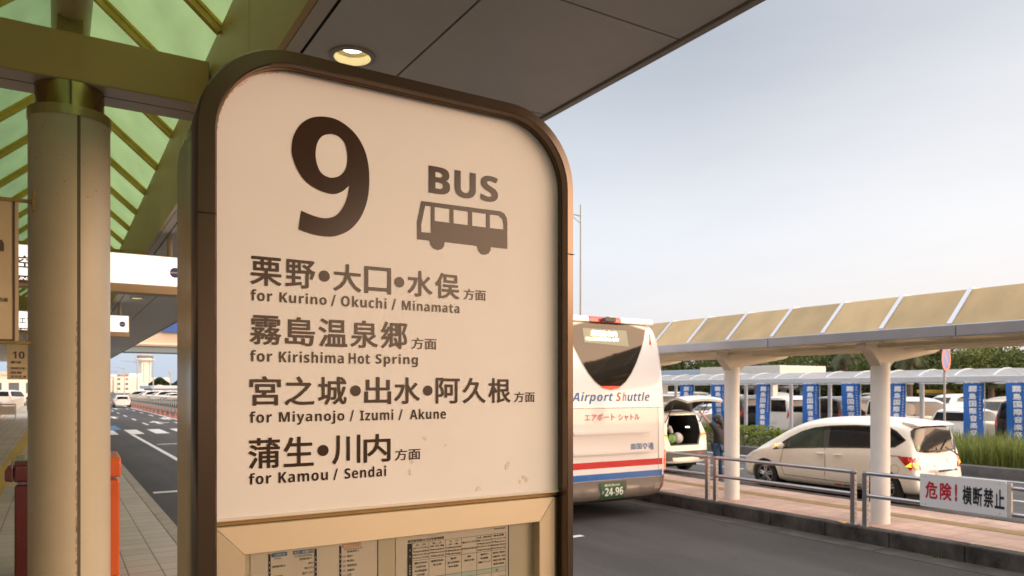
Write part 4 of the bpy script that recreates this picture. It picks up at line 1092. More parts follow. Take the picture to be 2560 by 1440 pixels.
for sd in (-1, 1):
    fr = vside('window_band', [DLO], car_black, .004, None, sd)
    vside('front_window', [[(.72, .955), (.72, 1.155), (.45, 1.285), (.10, 1.39), (-.07, 1.425), (-.09, 1.02)]], glass_green, .008, fr, sd)
    vside('quarter_window', [[(1.06, .905), (.93, 1.02), (.78, 1.125), (.78, .94)]], glass_green, .008, fr, sd)
    vside('door_window', [[(-.22, 1.03), (-.22, 1.425), (-.7, 1.455), (-1.12, 1.46), (-1.12, 1.075), (-.88, 1.06)]], glass_dark, .008, fr, sd)
    vside('rear_side_window', [[(-1.28, 1.085), (-1.28, 1.46), (-1.45, 1.44), (-1.58, 1.375), (-1.75, 1.24), (-1.6, 1.125)]], glass_dark, .008, fr, sd)
    g = []
    def seam(pts, w=.006):
        for (a, b), (c_, d_) in zip(pts[:-1], pts[1:]):
            L_ = math.hypot(c_ - a, d_ - b); nx, nz = -(d_ - b) / L_ * w, (c_ - a) / L_ * w
            g.append([(a - nx, b - nz), (c_ - nx, d_ - nz), (c_ + nx, d_ + nz), (a + nx, b + nz)])
    seam([(-.14, .99), (-.15, .60), (-.13, .34)]); seam([(.88, .90), (.95, .60), (.86, .36)]); seam([(-1.20, 1.05), (-1.24, .75), (-1.16, .5), (-1.02, .34)]); seam([(.86, .36), (-1.0, .335)])
    seam([(-1.20, .93), (-1.72, .945)], .008)
    vside('door_gap', g, gap_m, .003, None, sd, .2)
    for yy in (.04, -.36):
        hb = MB().cyl((sd * .872, yy, .875), (sd * .872, yy - .17, .88), .016, n=10)
        hb.build('door_handle', car_pearl, VAN, smooth=True)
    vside('fuel_flap' if sd < 0 else 'panel_round', [[(-1.62 + .085 * math.cos(q * math.pi / 10), .70 + .085 * math.sin(q * math.pi / 10)) for q in range(20)], [(-1.62 + .079 * math.cos(q * math.pi / 10), .70 + .079 * math.sin(q * math.pi / 10)) for q in range(20)]], gap_m, .003, None, sd, .2)
    # door mirror
    mm = MB(); N = 10
    for j in range(7):
        t_ = j / 6; r_ = math.sin(math.pi * min(max(t_, .06), .94)) ** .5
        for i in range(N):
            a = 2 * math.pi * i / N; mm.v.append((sd * (.86 + .20 * t_), .86 + .055 * r_ * math.cos(a), .985 + .075 * r_ * math.sin(a)))
    for j in range(6):
        for i in range(N): mm.f.append([j * N + i, j * N + (i + 1) % N, (j + 1) * N + (i + 1) % N, (j + 1) * N + i])
    mr = mm.build('door_mirror', car_pearl, VAN, smooth=True)
    o = MB().add([(sd * .97, .915, .975), (sd * 1.05, .90, .975), (sd * 1.05, .90, 1.01), (sd * .97, .915, 1.02)], [(0, 1, 2, 3)]).box(min(sd * .92, sd * 1.055), max(sd * .92, sd * 1.055), .895, .922, .985, 1.02).build('turn_lamp', lamp_amber, VAN); o.parent = mr
    # tail lamps wrap from the side to the rear
    tl_ = vside('tail_lamp', [[(-1.66, .945), (-2.00, .935), (-2.035, .90), (-1.985, .70), (-1.90, .69)]], lamp_red, .007, None, sd)
    vside('hazard_lamp', [[(-1.90, .83), (-1.97, .84), (-1.985, .78), (-1.93, .755), (-1.895, .78)]], lamp_amber, .012, tl_, sd)
    vside('stop_lamp', [[(-1.86, .92), (-1.95, .915), (-1.95, .865), (-1.88, .865)]], lamp_lit_red, .011, tl_, sd)
    q = vrear('tail_lamp', [[(sd * .80, .93), (sd * .72, .93), (sd * .655, .70), (sd * .78, .69)]], lamp_red, .008)
    vrear('hazard_lamp', [[(sd * .79, .83), (sd * .735, .83), (sd * .72, .76), (sd * .78, .76)]], lamp_amber, .013, q)
    vside('head_lamp', [[(1.98, .66), (1.62, .86), (1.60, .80), (1.90, .60)]], lamp_clear, .007, None, sd)
    vside('side_skirt', [[(.98, .215), (-1.0, .215), (-1.02, .275), (.98, .275)]], car_pearl, .018, None, sd)
    for yy in WY: wheel(VAN, sd * .735, yy, .312, sd, .195, 5)
vside('skirt_mark', [[(-.35, .285), (-.52, .285), (-.52, .305), (-.35, .305)]], red_ink, .021)
vside('skirt_mark', [[(-.55, .285), (-.92, .285), (-.92, .305), (-.55, .305)]], plastic_grey, .021)
rwv = vrear('rear_window', [[(-.685, 1.32), (-.655, 1.41), (-.57, 1.455), (-.3, 1.485), (0, 1.49), (.3, 1.485), (.57, 1.455), (.655, 1.41), (.685, 1.32), (.675, 1.10), (.64, 1.03), (.3, .995), (0, .99), (-.3, .995), (-.64, 1.03), (-.675, 1.10)]], bus_glass, .014, None, None, .05)
vrear('window_sticker', [[(-.64, 1.08), (-.57, 1.07), (-.56, 1.13), (-.60, 1.16), (-.64, 1.14)]], mat('sticker_green', (.25, .45, .18), .5), .018, rwv)
wp = MB().cyl((.28, -2.135, .985), (.12, -2.03, 1.10), .013, n=6).cyl((.28, -2.135, .985), (.34, -2.14, .95), .018, n=8).cyl((.42, -2.06, 1.06), (-.30, -2.07, 1.045), .012, n=6).cyl((.28, -2.13, .985), (.50, -1.985, 1.24), .015, n=6)
wp.build('wiper', plastic_grey, VAN)
vrear('tailgate_gap', [[(-.665, .97), (-.66, .97), (-.60, .62), (-.605, .62)], [(.66, .97), (.665, .97), (.605, .62), (.60, .62)]], gap_m, .004)
MB().prism([(-1.62, 1.53), (-1.84, 1.495), (-1.93, 1.50), (-1.935, 1.516), (-1.82, 1.555), (-1.62, 1.578)], 'x', -.62, .62).build('spoiler', car_pearl, VAN, bevel=.012)
em_ = MB()
for a, b in (((-.025, .90), (-.018, .83)), ((.025, .90), (.018, .83)), ((-.021, .865), (.021, .865))): em_.cyl((a[0], -2.150 + .02, a[1]), (b[0], -2.150 + .02, b[1]), .006, n=6)
em_.build('badge', chrome, VAN)
MB().cyl((-.44, -2.135, .78), (-.26, -2.135, .785), .014, n=8).build('gate_badge', chrome, VAN)
MB().prism([(-2.14, .655), (-2.06, .655), (-2.06, .70), (-2.155, .70)], 'x', -.32, .32).build('gate_garnish', chrome, VAN, bevel=.004)
npv = vrear('number_plate', [[(-.17, .52), (.17, .52), (.17, .66), (-.17, .66)]], mat('plate_white_board', (.7, .7, .68), .5), .012)
vrear('bumper_gap', [[(-.74, .50), (.74, .50), (.74, .508), (-.74, .508)]], gap_m, .005)
vrear('road_safety_sticker', [[(.60, .96), (.645, .96), (.645, 1.0), (.60, 1.0)]], mat('sticker_yellow', (.6, .5, .05), .5), .012)
MB().box(-.62, .62, -1.7, 1.7, .12, .25).build('underbody', under_m, VAN)

# ------------------------------------------------------------------ white estate with its tailgate open
SUV = thing('suv', 'white suv with raised tailgate and lit tail lamps behind the bus', 'suv', (13.82, 16.15, 0))
sst = [(-2.24, .10, half(.30, .70, 1.0, .76, 1.50, .50, 1.56)), (-2.20, .10, half(.28, .82, 1.0, .86, 1.54, .60, 1.61)), (-2.0, .08, half(.26, .88, 1.0, .895, 1.58, .66, 1.655)), (-1.2, 0, half(.26, .89, .98, .90, 1.61, .70, 1.69)), (0, 0, half(.26, .89, .97, .90, 1.60, .71, 1.69)),
       (.6, 0, half(.26, .89, .97, .90, 1.45, .70, 1.56)), (1.1, 0, half(.26, .89, .97, .89, 1.10, .72, 1.20)), (1.9, 0, half(.28, .86, .90, .86, .98, .70, 1.04)), (2.25, 0, half(.30, .76, .75, .76, .82, .6, .88))]
sb = loft(sst, 'body', car_white, None, 3)
sv_ = bvh_of(sb)
hole = MB().prism([(-.50, .74), (.50, .74), (.60, 1.02), (.56, 1.30), (.46, 1.52), (-.46, 1.52), (-.56, 1.30), (-.60, 1.02)], 'y', -2.6, -.9)
sbody = cut(sb, [hole] + [arch(0, x0, x1, yy, .38, .35) for yy in (1.35, -1.33) for x0, x1 in ((.62, 1.3), (-1.3, -.62))], 'body', car_white, SUV)
lin = MB(); oct_ = [(-.497, .743), (.497, .743), (.597, 1.02), (.557, 1.30), (.457, 1.517), (-.457, 1.517), (-.557, 1.30), (-.597, 1.02)]
vs = [(x, -2.12, z) for x, z in oct_] + [(x, -.905, z) for x, z in oct_]
lin.add(vs, [(i, 8 + i, 8 + (i + 1) % 8, (i + 1) % 8) for i in range(8)] + [list(range(8, 16))])
lin.build('cargo_lining', mat('cargo_lining', (.02, .02, .02), .8), SUV)
MB().box(-.5, .5, -2.16, -2.08, .735, .765).build('sill_trim', plastic_grey, SUV)
MB().lathe([(0, 0), (.05, 0), (.06, .02), (0, .03)], (.38, -1.9, 1.18), 12).build('cargo_lamp', mat('cargo_lamp', (.9, .9, .8), .5, emit=(1, 1, .85), estr=3), SUV)
for sd in (-1, 1):
    tl_ = decal('tail_lamp', sv_, [[(sd * .60, 1.03), (sd * .80, 1.045), (sd * .80, .96), (sd * .60, .95)]], 'y', -4, lamp_lit_red, SUV, .008)
    o = decal('turn_lamp', sv_, [[(sd * .62, .985), (sd * .76, .99), (sd * .76, .945), (sd * .62, .94)]], 'y', -4, lamp_amber, SUV, .013); o.parent = tl_
    decal('side_lamp', sv_, [[(-2.0, 1.04), (-2.19, 1.05), (-2.19, .96), (-2.05, .96)]], 'x', 2 * sd, lamp_red, SUV, .008)
    fr = decal('side_windows', sv_, [[(.85, 1.05), (.30, 1.47), (-.2, 1.53), (-1.3, 1.53), (-1.75, 1.46), (-1.95, 1.25), (-1.8, 1.1), (0, 1.03)]], 'x', 2 * sd, glass_dark, SUV, .006)
    for yy in (1.35, -1.33): wheel(SUV, sd * .80, yy, .345, sd, .22, 5)
decal('rear_bumper', sv_, [[(-.80, .36), (.80, .36), (.82, .60), (-.82, .60)]], 'y', -4, plastic_grey, SUV, .012)
decal('skid_plate', sv_, [[(-.45, .34), (.45, .34), (.48, .44), (-.48, .44)]], 'y', -4, rim_m, SUV, .018)
decal('bumper_reflector', sv_, [[(.45, .52), (.65, .53), (.65, .55), (.45, .54)]], 'y', -4, lamp_red, SUV, .016)
MB().box(-.7, .7, -1.9, 1.9, .18, .32).build('underbody', under_m, SUV)
# raised tailgate: curved shell, trim and window
gate = MB()
gp = [(-1.93, 1.665), (-2.10, 1.81), (-2.35, 1.94), (-2.58, 1.985), (-2.76, 1.955), (-2.90, 1.90)]      # outer skin, hinge to lip
gw = [.56, .60, .66, .70, .70, .62]
vs = []; cr = 5
for (y, z), w_ in zip(gp, gw):
    for i in range(9):
        u = -1 + i / 4; vs.append((u * w_, y, z + .05 * (1 - u * u)))
base = len(vs)
for (y, z), w_ in zip(gp, gw):
    for i in range(9):
        u = -1 + i / 4; vs.append((u * w_ * .98, y + .03, z - .055 + .05 * (1 - u * u)))
fs = []
for j in range(5):
    for i in range(8):
        a = j * 9 + i; fs.append((a, a + 1, a + 10, a + 9)); b = base + a; fs.append((b, b + 9, b + 10, b + 1))
for j in range(5):
    for i in (0, 8): a = j * 9 + i; fs.append((a, a + 9, base + a + 9, base + a))
for i in range(8):
    for j in (0, 5): a = j * 9 + i; fs.append((a, a + 1, base + a + 1, base + a))
gt = gate.add(vs, fs).build('tailgate', car_white, SUV, smooth=True)
gi = MB(); k0 = base
q = [(vs[base + j * 9 + i][0] * .93, vs[base + j * 9 + i][1], vs[base + j * 9 + i][2] - .012) for j in range(6) for i in range(9)]
gi.add(q[:27], [(j * 9 + i, j * 9 + i + 9, j * 9 + i + 10, j * 9 + i + 1) for j in range(2) for i in range(8)])
o = gi.build('tailgate_window', glass_dark, SUV, smooth=True); o.parent = gt
gi = MB().add([(x, y, z - .004) for x, y, z in q[18:]], [(j * 9 + i, j * 9 + i + 9, j * 9 + i + 10, j * 9 + i + 1) for j in range(3) for i in range(8)])
o = gi.build('tailgate_trim', plastic_grey, SUV, smooth=True); o.parent = gt
o = MB().lathe([(0, 0), (.045, .004), (.05, .012), (.0, .014)], (0.0, -2.62, 2.035), 16).build('badge', chrome, SUV); o.parent = gt
for sd in (-1, 1): MB().cyl((sd * .60, -2.02, 1.18), (sd * .60, -2.42, 1.86), .012, n=8).build('gas_strut', car_black, SUV)
# luggage lying in the boot
bag_m = mat('white_bag', (.62, .64, .62), .7)
def lump(name, label, cat, c, s, m, seed):
    r_ = random.Random(seed); mb = MB(); N, M = 12, 8
    ph = [r_.uniform(0, 6) for _ in range(4)]
    for j in range(M + 1):
        th = math.pi * j / M
        for i in range(N):
            a = 2 * math.pi * i / N; k_ = 1 + .16 * math.sin(3 * a + ph[0]) * math.sin(2 * th + ph[1]) + .1 * math.sin(5 * a + ph[2])
            mb.v.append((c[0] + s[0] * k_ * math.sin(th) * math.cos(a), c[1] + s[1] * k_ * math.sin(th) * math.sin(a), c[2] + s[2] * (1 - math.cos(th)) * .5 * 2 * .5))
    for j in range(M):
        for i in range(N): mb.f.append([j * N + i, j * N + (i + 1) % N, (j + 1) * N + (i + 1) % N, (j + 1) * N + i])
    tag(mb.build(name, m, smooth=True), label, cat)
lump('shopping_bag', 'pale plastic shopping bag lying in the open boot', 'bag', (13.80, 14.22, .765), (.16, .12, .30), bag_m, 2)
lump('green_bag', 'lime green bag at the left of the open boot', 'bag', (13.55, 14.20, .765), (.13, .11, .26), mat('green_bag', (.25, .5, .12), .6), 4)
lump('red_bag', 'dark red bag at the back of the open boot', 'bag', (14.02, 14.45, .765), (.16, .12, .28), mat('red_bag', (.35, .03, .04), .6), 5)

# ------------------------------------------------------------------ people
skin_m = mat('skin', (.42, .24, .16), .55)
hair_m = mat('dark_hair', (.015, .012, .010), .5)
eye_m = mat('eye', (.02, .015, .012), .3)
def skin_mesh(name, pts, edges, radii, m, parent, levels=2):
    me = bpy.data.meshes.new(name); me.from_pydata([tuple(p) for p in pts], edges, [])
    o = bpy.data.objects.new(name, me); COL.objects.link(o)
    sm_ = o.modifiers.new('sk', 'SKIN'); sm_.use_smooth_shade = True
    sv = o.data.skin_vertices
    for v, r_ in zip(sv[0].data, radii):
        r_ = r_ if isinstance(r_, tuple) else (r_, r_); v.radius = r_
    sv[0].data[0].use_root = True
    md = o.modifiers.new('s', 'SUBSURF'); md.levels = levels; md.render_levels = levels
    return bake(o, name, m, parent)
def person(label, loc, rotz, J, top, legs, shoe, hair_long=False, group=None):
    """J: joint positions in local metres; faces +y"""
    t = thing('person', label, 'person', loc, rotz, group)
    V = {k_: Vector(v) for k_, v in J.items()}
    names = ['pelvis', 'spine', 'chest', 'neckb', 'neck', 'head', 'crown']
    P = [V[n_] for n_ in names]; Rr = [.095, .095, .108, .06, .048, .078, .066]; E_ = [(i, i + 1) for i in range(6)]
    def ad(p, r_, frm): P.append(Vector(p)); Rr.append(r_); E_.append((frm, len(P) - 1)); return len(P) - 1
    for s in 'lr':
        a = ad(V['sh' + s], .052, 2); a = ad(V['el' + s], .036, a); a = ad(V['wr' + s], .024, a)
        hd = (V['ha' + s] - V['wr' + s]); hn_ = hd.normalized()
        pa = ad(V['wr' + s] + hd * .55, .030, a)
        sidev = hn_.cross(Vector((1, 0, 0)))
        if sidev.length < .2: sidev = hn_.cross(Vector((0, 1, 0)))
        sidev.normalize(); palmv = hn_.cross(sidev)
        for i, ln_ in enumerate((.070, .080, .076, .060)):
            b0 = V['ha' + s] + sidev * (.027 - .018 * i) - hn_ * .005
            f1 = ad(b0 + hn_ * ln_ * .5, .0085, pa); ad(b0 + hn_ * ln_ * .85 + palmv * .02, .007, f1)
        th_ = ad(V['wr' + s] + hd * .45 + sidev * .045, .011, pa); ad(V['wr' + s] + hd * .85 + sidev * .062 + palmv * .012, .008, th_)
        h_ = ad(V['hip' + s], .082, 0); h_ = ad(V['kn' + s], .052, h_); h_ = ad(V['an' + s], .034, h_); ad(V['to' + s], .028, h_)
    body = skin_mesh('body', P, E_, Rr, skin_m, t)
    # clothes
    cp = [V['pelvis'] + (V['pelvis'] - V['spine']) * .35, V['spine'], V['chest'], V['neckb'] - (V['neckb'] - V['chest']) * .25]; ce = [(0, 1), (1, 2), (2, 3)]; cr_ = [.150, .135, .140, .075]
    for s in 'lr':
        cp.append(V['sh' + s]); cr_.append(.070); ce.append((2, len(cp) - 1))
        cp.append(V['sh' + s].lerp(V['el' + s], .75)); cr_.append(.056); ce.append((len(cp) - 2, len(cp) - 1))
    skin_mesh('shirt', cp, ce, cr_, top, t)
    cp = [V['pelvis']]; ce = []; cr_ = [.125]
    for s in 'lr':
        cp.append(V['hip' + s]); cr_.append(.100); ce.append((0, len(cp) - 1))
        cp.append(V['kn' + s]); cr_.append(.070); ce.append((len(cp) - 2, len(cp) - 1))
        cp.append(V['an' + s] + (V['kn' + s] - V['an' + s]) * .05); cr_.append(.062); ce.append((len(cp) - 2, len(cp) - 1))
    skin_mesh('trousers', cp, ce, cr_, legs, t)
    for s in 'lr':
        d_ = (V['to' + s] - V['an' + s]); d_.z = 0
        d_ = d_.normalized() if d_.length > .02 else Vector((0, 1, 0))
        a = V['an' + s]; z0 = min(V['to' + s].z, a.z) - .028
        skin_mesh('shoe', [Vector((a.x, a.y, z0 + .045)) - d_ * .05, Vector((a.x, a.y, z0 + .045)) + d_ * .07, Vector((a.x, a.y, z0 + .035)) + d_ * .16], [(0, 1), (1, 2)], [.045, .046, .034], shoe, t, 2)
    up = (V['crown'] - V['neck']).normalized(); fw = V.get('face', Vector((0, 1, 0))); fw = (fw - up * fw.dot(up)).normalized(); rt = fw.cross(up)
    hc = V['head']; hm = MB(); N, M = 18, 10
    for j in range(M + 1):
        th = math.pi * j / M * (.80 if hair_long else .64)
        for i in range(N):
            a = 2 * math.pi * i / N; front = max(0, math.cos(a))
            th2 = th * (1 - .42 * front)
            r_ = .108 if not hair_long else .112 + .02 * max(0, th - 1.4)
            p = hc + up * (.035 + r_ * 1.08 * math.cos(th2)) + (fw * math.cos(a) * 1.05 + rt * math.sin(a) * .92) * r_ * math.sin(th2) - fw * .008
            hm.v.append(tuple(p))
    for j in range(M):
        for i in range(N): hm.f.append([j * N + i, j * N + (i + 1) % N, (j + 1) * N + (i + 1) % N, (j + 1) * N + i])
    hm.build('hair', hair_m, t, smooth=True)
    if hair_long:
        skin_mesh('hair', [hc - fw * .07 + up * .03, hc - fw * .085 - up * .10, hc - fw * .08 - up * .24], [(0, 1), (1, 2)], [.075, .07, .035], hair_m, t)
    ey = MB()
    for s in (-1, 1):
        c_ = hc + fw * .092 + rt * s * .034 + up * .012; ey.lathe([(0, -.008), (.010, 0), (0, .008)], tuple(c_), 8)
    ey.build('eye', eye_m, t)
    MB().cyl(hc + fw * .09 - up * .004, hc + fw * .116 - up * .022, .008, .012, 8).build('nose', skin_m, t, smooth=True)
    MB().cyl(hc + fw * .094 - up * .048 - rt * .02, hc + fw * .094 - up * .048 + rt * .02, .005, n=6).build('mouth', mat('lips', (.30, .11, .09), .5), t)
    er = MB()
    for s in (-1, 1): er.cyl(hc + rt * s * .088 - up * .02, hc + rt * s * .098 + up * .03, .014, .018, 8)
    er.build('ear', skin_m, t, smooth=True)
    return t
def stand_pose(h=1.58, **kw):
    k_ = h / 1.6
    J = dict(pelvis=(0, 0, .86), spine=(0, 0, 1.02), chest=(0, 0, 1.20), neckb=(0, 0, 1.33), neck=(0, .01, 1.38), head=(0, .025, 1.475), crown=(0, .02, 1.55),
             shl=(-.16, 0, 1.28), ell=(-.20, -.02, 1.03), wrl=(-.19, .06, .82), hal=(-.18, .09, .73), shr=(.16, 0, 1.28), elr=(.20, -.02, 1.03), wrr=(.19, .06, .82), har=(.18, .09, .73),
             hipl=(-.09, 0, .82), knl=(-.10, .02, .45), anl=(-.11, 0, .08), tol=(-.11, .13, .03), hipr=(.09, 0, .82), knr=(.10, .02, .45), anr=(.11, 0, .08), tor=(.11, .13, .03))
    J.update(kw)
    f_ = J.pop('face', (0, 1, 0))
    J = {a: tuple(c_ * k_ for c_ in b) for a, b in J.items()}
    J['face'] = f_
    return J
denim = mat('denim', (.05, .10, .20), .8, noise=.35, nscale=9)
dark_top = mat('dark_shirt', (.025, .022, .026), .8)
white_top = mat('white_shirt', (.70, .68, .66), .8)
shoe_w = mat('shoe_white', (.6, .57, .52), .6)
person('person in dark top and blue jeans reaching up to the raised tailgate', (13.60, 12.62, 0), R(18), stand_pose(1.56, shl=(-.15, .02, 1.30), ell=(-.17, .20, 1.46), wrl=(-.15, .38, 1.64), hal=(-.14, .44, 1.72), face=(-.3, 1, 0)), dark_top, denim, shoe_w, True)
person('person in white shirt bending over inside the open boot', (13.62, 14.55, .745), R(150), dict(pelvis=(0, -.25, .28), spine=(0, -.12, .40), chest=(0, .05, .46), neckb=(0, .16, .48), neck=(0, .20, .49), head=(.02, .29, .50), crown=(.02, .34, .545), face=(.2, .6, -.8),
    shl=(-.16, .06, .42), ell=(-.20, .18, .22), wrl=(-.10, .30, .12), hal=(-.06, .37, .10), shr=(.16, .06, .42), elr=(.20, .20, .22), wrr=(.08, .32, .12), har=(.02, .38, .10),
    hipl=(-.09, -.25, .25), knl=(-.12, .02, .09), anl=(-.12, -.38, .06), tol=(-.12, -.47, .05), hipr=(.09, -.25, .25), knr=(.12, .02, .09), anr=(.12, -.38, .06), tor=(.12, -.47, .05)), white_top, denim, shoe_w)
person('person in dark clothes on the pavement far down at the left', (-2.0, 77.0, .2), R(160), stand_pose(1.6), dark_top, dark_top, shoe_w)

# ------------------------------------------------------------------ planter, hedge, grass
struct(MB().box(19.7, 20.0, -30, 60, -.3, .26).build('planter_kerb', mat('planter_kerb', (.17, .16, .15), .9, noise=.4, nscale=3, bump=.4, bscale=30), bevel=.02))
struct(MB().box(20.0, 24.6, -30, 60, -.3, .20).build('planter_soil', mat('soil', (.07, .055, .04), .95, noise=.3)))
def leaf_cards(mb, p, s, r_):
    u = Vector((r_.gauss(0, 1), r_.gauss(0, 1), r_.gauss(0, 1))).normalized(); w_ = u.orthogonal().normalized()
    w_.rotate(Matrix.Rotation(r_.uniform(0, 6.28), 3, u)); v_ = u.cross(w_)
    a, b = s * r_.uniform(.7, 1.3), s * r_.uniform(.4, .8)
    p = Vector(p)
    mb.add([p - w_ * a, p - v_ * b, p + w_ * a, p + v_ * b], [(0, 1, 2, 3)])
def hedge(y0, y1, x0, x1, h, label, seed, m):
    r_ = random.Random(seed); mb = MB()
    ph = [r_.uniform(0, 6) for _ in range(6)]
    n_ = int((y1 - y0) * 620)
    for _ in range(n_):
        y = r_.uniform(y0, y1); top = h * (1 + .08 * math.sin(y * 1.7 + ph[0]) + .07 * math.sin(y * 4.1 + ph[1]))
        q = r_.random()
        if q < .5: x = r_.uniform(x0, x1); z = top - abs(r_.gauss(0, .05))
        else: x = x0 + abs(r_.gauss(0, .08)) + .06 * math.sin(y * 3 + ph[2]); z = r_.uniform(.2, top)
        leaf_cards(mb, (x, y, z), .055, r_)
    t = thing('hedge', label, 'hedge', ((x0 + x1) / 2, (y0 + y1) / 2, .2))
    o = mb.build('foliage', m, t, world=True, recalc=False)
    tw = MB()
    for i in range(int((y1 - y0) * 2.2)):
        y = y0 + .2 + i / 2.2; x = r_.uniform(x0 + .25, x1 - .2)
        tw.cyl((x, y, .2), (x + r_.uniform(-.1, .1), y + r_.uniform(-.1, .1), h * .8), .02, .01, 5)
    tw.build('stem', mat('twig', (.10, .07, .05), .9), t, world=True)
    return t
hl = leaf_mat('hedge_leaf', (.10, .15, .02), (.28, .34, .05), .35)
hedge(14.6, 33.0, 20.15, 22.0, .80, 'low clipped yellow-green hedge behind the minivan bonnet', 3, hl)
r_ = random.Random(11); gm = MB()
for _ in range(15000):
    y = r_.uniform(1.0, 14.4); x = 20.1 + r_.random() ** 1.5 * 3.4
    h = r_.uniform(.45, 1.0) * (.86 + .17 * math.sin(y * 2.3) * math.sin(y * .9 + x * 3)) * (1 - .25 * max(0, (y - 12.5) / 2)); a = r_.uniform(0, 6.28); l = h * r_.uniform(.1, .5)
    b0 = Vector((x, y, .2)); tv = Vector((math.cos(a), math.sin(a), 0)); sv_2 = Vector((-tv.y, tv.x, 0)) * r_.uniform(.008, .016)
    m1 = b0 + tv * l * .35 + Vector((0, 0, h * .65)); e1 = b0 + tv * l + Vector((0, 0, h))
    gm.add([b0 - sv_2, b0 + sv_2, m1 + sv_2 * .8, m1 - sv_2 * .8, e1], [(0, 1, 2, 3), (3, 2, 4)])
g_ = stuff(gm.build('tall_grass', leaf_mat('grass_blade', (.06, .085, .018), (.34, .39, .09), .4), recalc=False)); tag(g_, 'tall green grass growing over the planter kerb', 'grass')

# ------------------------------------------------------------------ banners
ban_blue = mat('banner_blue', (.010, .125, .48), .65)
ban_text = mat('banner_text', (.72, .78, .85), .6)
pole_w = mat('banner_pole', (.62, .62, .64), .4)
def wave(x, z, s): return .05 * math.sin(2.1 * z + s) * (.3 + .7 * (x + .3)) + .02 * math.sin(7 * x + 3 * z + s)
def banner(s):
    t = thing('banner', '', 'banner', (0, 0, 0), 0, 'blue festival banners along the planter')
    MB().cyl((.31, 0, 0), (.31, 0, 2.46), .014, n=8).cyl((.33, 0, 2.41), (-.32, 0, 2.41), .008, n=6).build('pole', pole_w, t)
    c_ = MB(); NX, NZ = 6, 26
    for j in range(NZ + 1):
        for i in range(NX + 1):
            x = -.30 + .59 * i / NX; z = .60 + 1.78 * j / NZ; c_.v.append((x + .03 * math.sin(1.7 * z + s), wave(x, z, s), z))
    for j in range(NZ):
        for i in range(NX): a = j * (NX + 1) + i; c_.f.append((a, a + 1, a + NX + 2, a + NX + 1))
    cl = c_.build('cloth', ban_blue, t, smooth=True)
    lt = MB()
    def put(ch, x0, x1, z0, z1, b=.03):
        vs, fs = fit(text2d(ch, b, 0, 1, 1), x0, x1, z0, z1)
        lt.add([(x + .03 * math.sin(1.7 * z + s), wave(x, z, s) - .012 - h * .004, z) for x, z, h in vs], fs)
    for i, ch in enumerate('霧島国際音楽祭'): put(ch, -.13 - .02 * (i == 0), .09 + .02 * (i == 0), 2.10 - i * .225, 2.29 - i * .225)
    for i, ch in enumerate('第四七回霧島国際音楽祭'): put(ch, .165, .215, 2.22 - i * .095, 2.275 - i * .095, .01)
    o = lt.build('lettering', ban_text, t, recalc=False); o.parent = cl
    tb = MB()
    for x in (-.24, -.05, .15): tb.box(x - .02, x + .02, -.012, .012, 2.37, 2.43)
    tb.build('loop', ban_text, t)
    return t
BL = [(10.74, 'blue festival banner at the right edge, nearest of the row'), (11.96, 'blue festival banner standing over the tall grass beside the right-hand walkway post'), (14.40, 'blue festival banner just right of the near shelter post'), (16.09, 'blue festival banner just left of the near shelter post'),
      (17.72, 'blue festival banner above the minivan windscreen'), (19.93, 'blue festival banner above the hedge left of the minivan'), (22.25, 'blue festival banner behind the person at the raised tailgate'), (24.10, 'blue festival banner farthest away, above the raised tailgate')]
protos = [banner(.4), banner(2.0), banner(3.9)]
for i, (L, lab) in enumerate(BL):
    rz = R(-46 + 10 * (i % 3))
    if i < 3: b_ = protos[i]; b_.location = (24.0, L, 0); b_.rotation_euler.z = rz; b_['label'] = lab
    else: copy_tree(protos[i % 3], (24.0, L, 0), rz, lab)

# ------------------------------------------------------------------ far covered walkway
WK = thing('covered_walkway', 'slim white covered walkway with arched clear roof along the car park', 'walkway', (25.0, 15, 0))
wk_w = mat('walkway_white', (.66, .68, .72), .4, noise=.08)
for L in (3.5, 7.4, 11.24, 14.13, 17.64, 19.38, 21.66, 22.9, 25.84, 29.5, 33.2, 37, 41):
    m = MB().cyl((25, L, 0), (25, L, 2.36), .075, n=14); m.build('post', wk_w, WK, smooth=True, world=True)
for gx in (24.1, 25.9): MB().box(gx, gx + .12, 0, 46, 2.40, 2.60).build('gutter', wk_w, WK, bevel=.02, world=True)
ar = MB(); sh = MB(); ARC = [(24.2 + 1.75 * i / 8, 2.57 + .27 * math.sin(math.pi * (i + .4) / 8.8)) for i in range(9)]
L = 0.0; Ls = []
while L < 46: Ls.append(L); L += 1.15
for L in Ls:
    ar = MB()
    for (x0, z0), (x1, z1) in zip(ARC[:-1], ARC[1:]): ar.prism([(x0, z0 - .02), (x1, z1 - .02), (x1, z1 + .025), (x0, z0 + .025)], 'y', L - .03, L + .03)
    ar.box(24.2, 25.9, L - .03, L + .03, 2.36, 2.42)
    ar.build('arch_rib', wk_w, WK, world=True)
for a, b in zip(Ls[:-1], Ls[1:]):
    for (x0, z0), (x1, z1) in zip(ARC[:-1], ARC[1:]): sh.quad((x0, a, z0), (x0, b, z0), (x1, b, z1), (x1, a, z1))
sh.build('roof_sheet', translucent_mat('clear_roof_sheet', (.80, .82, .84), .5, .2, clear=.35), WK, world=True)

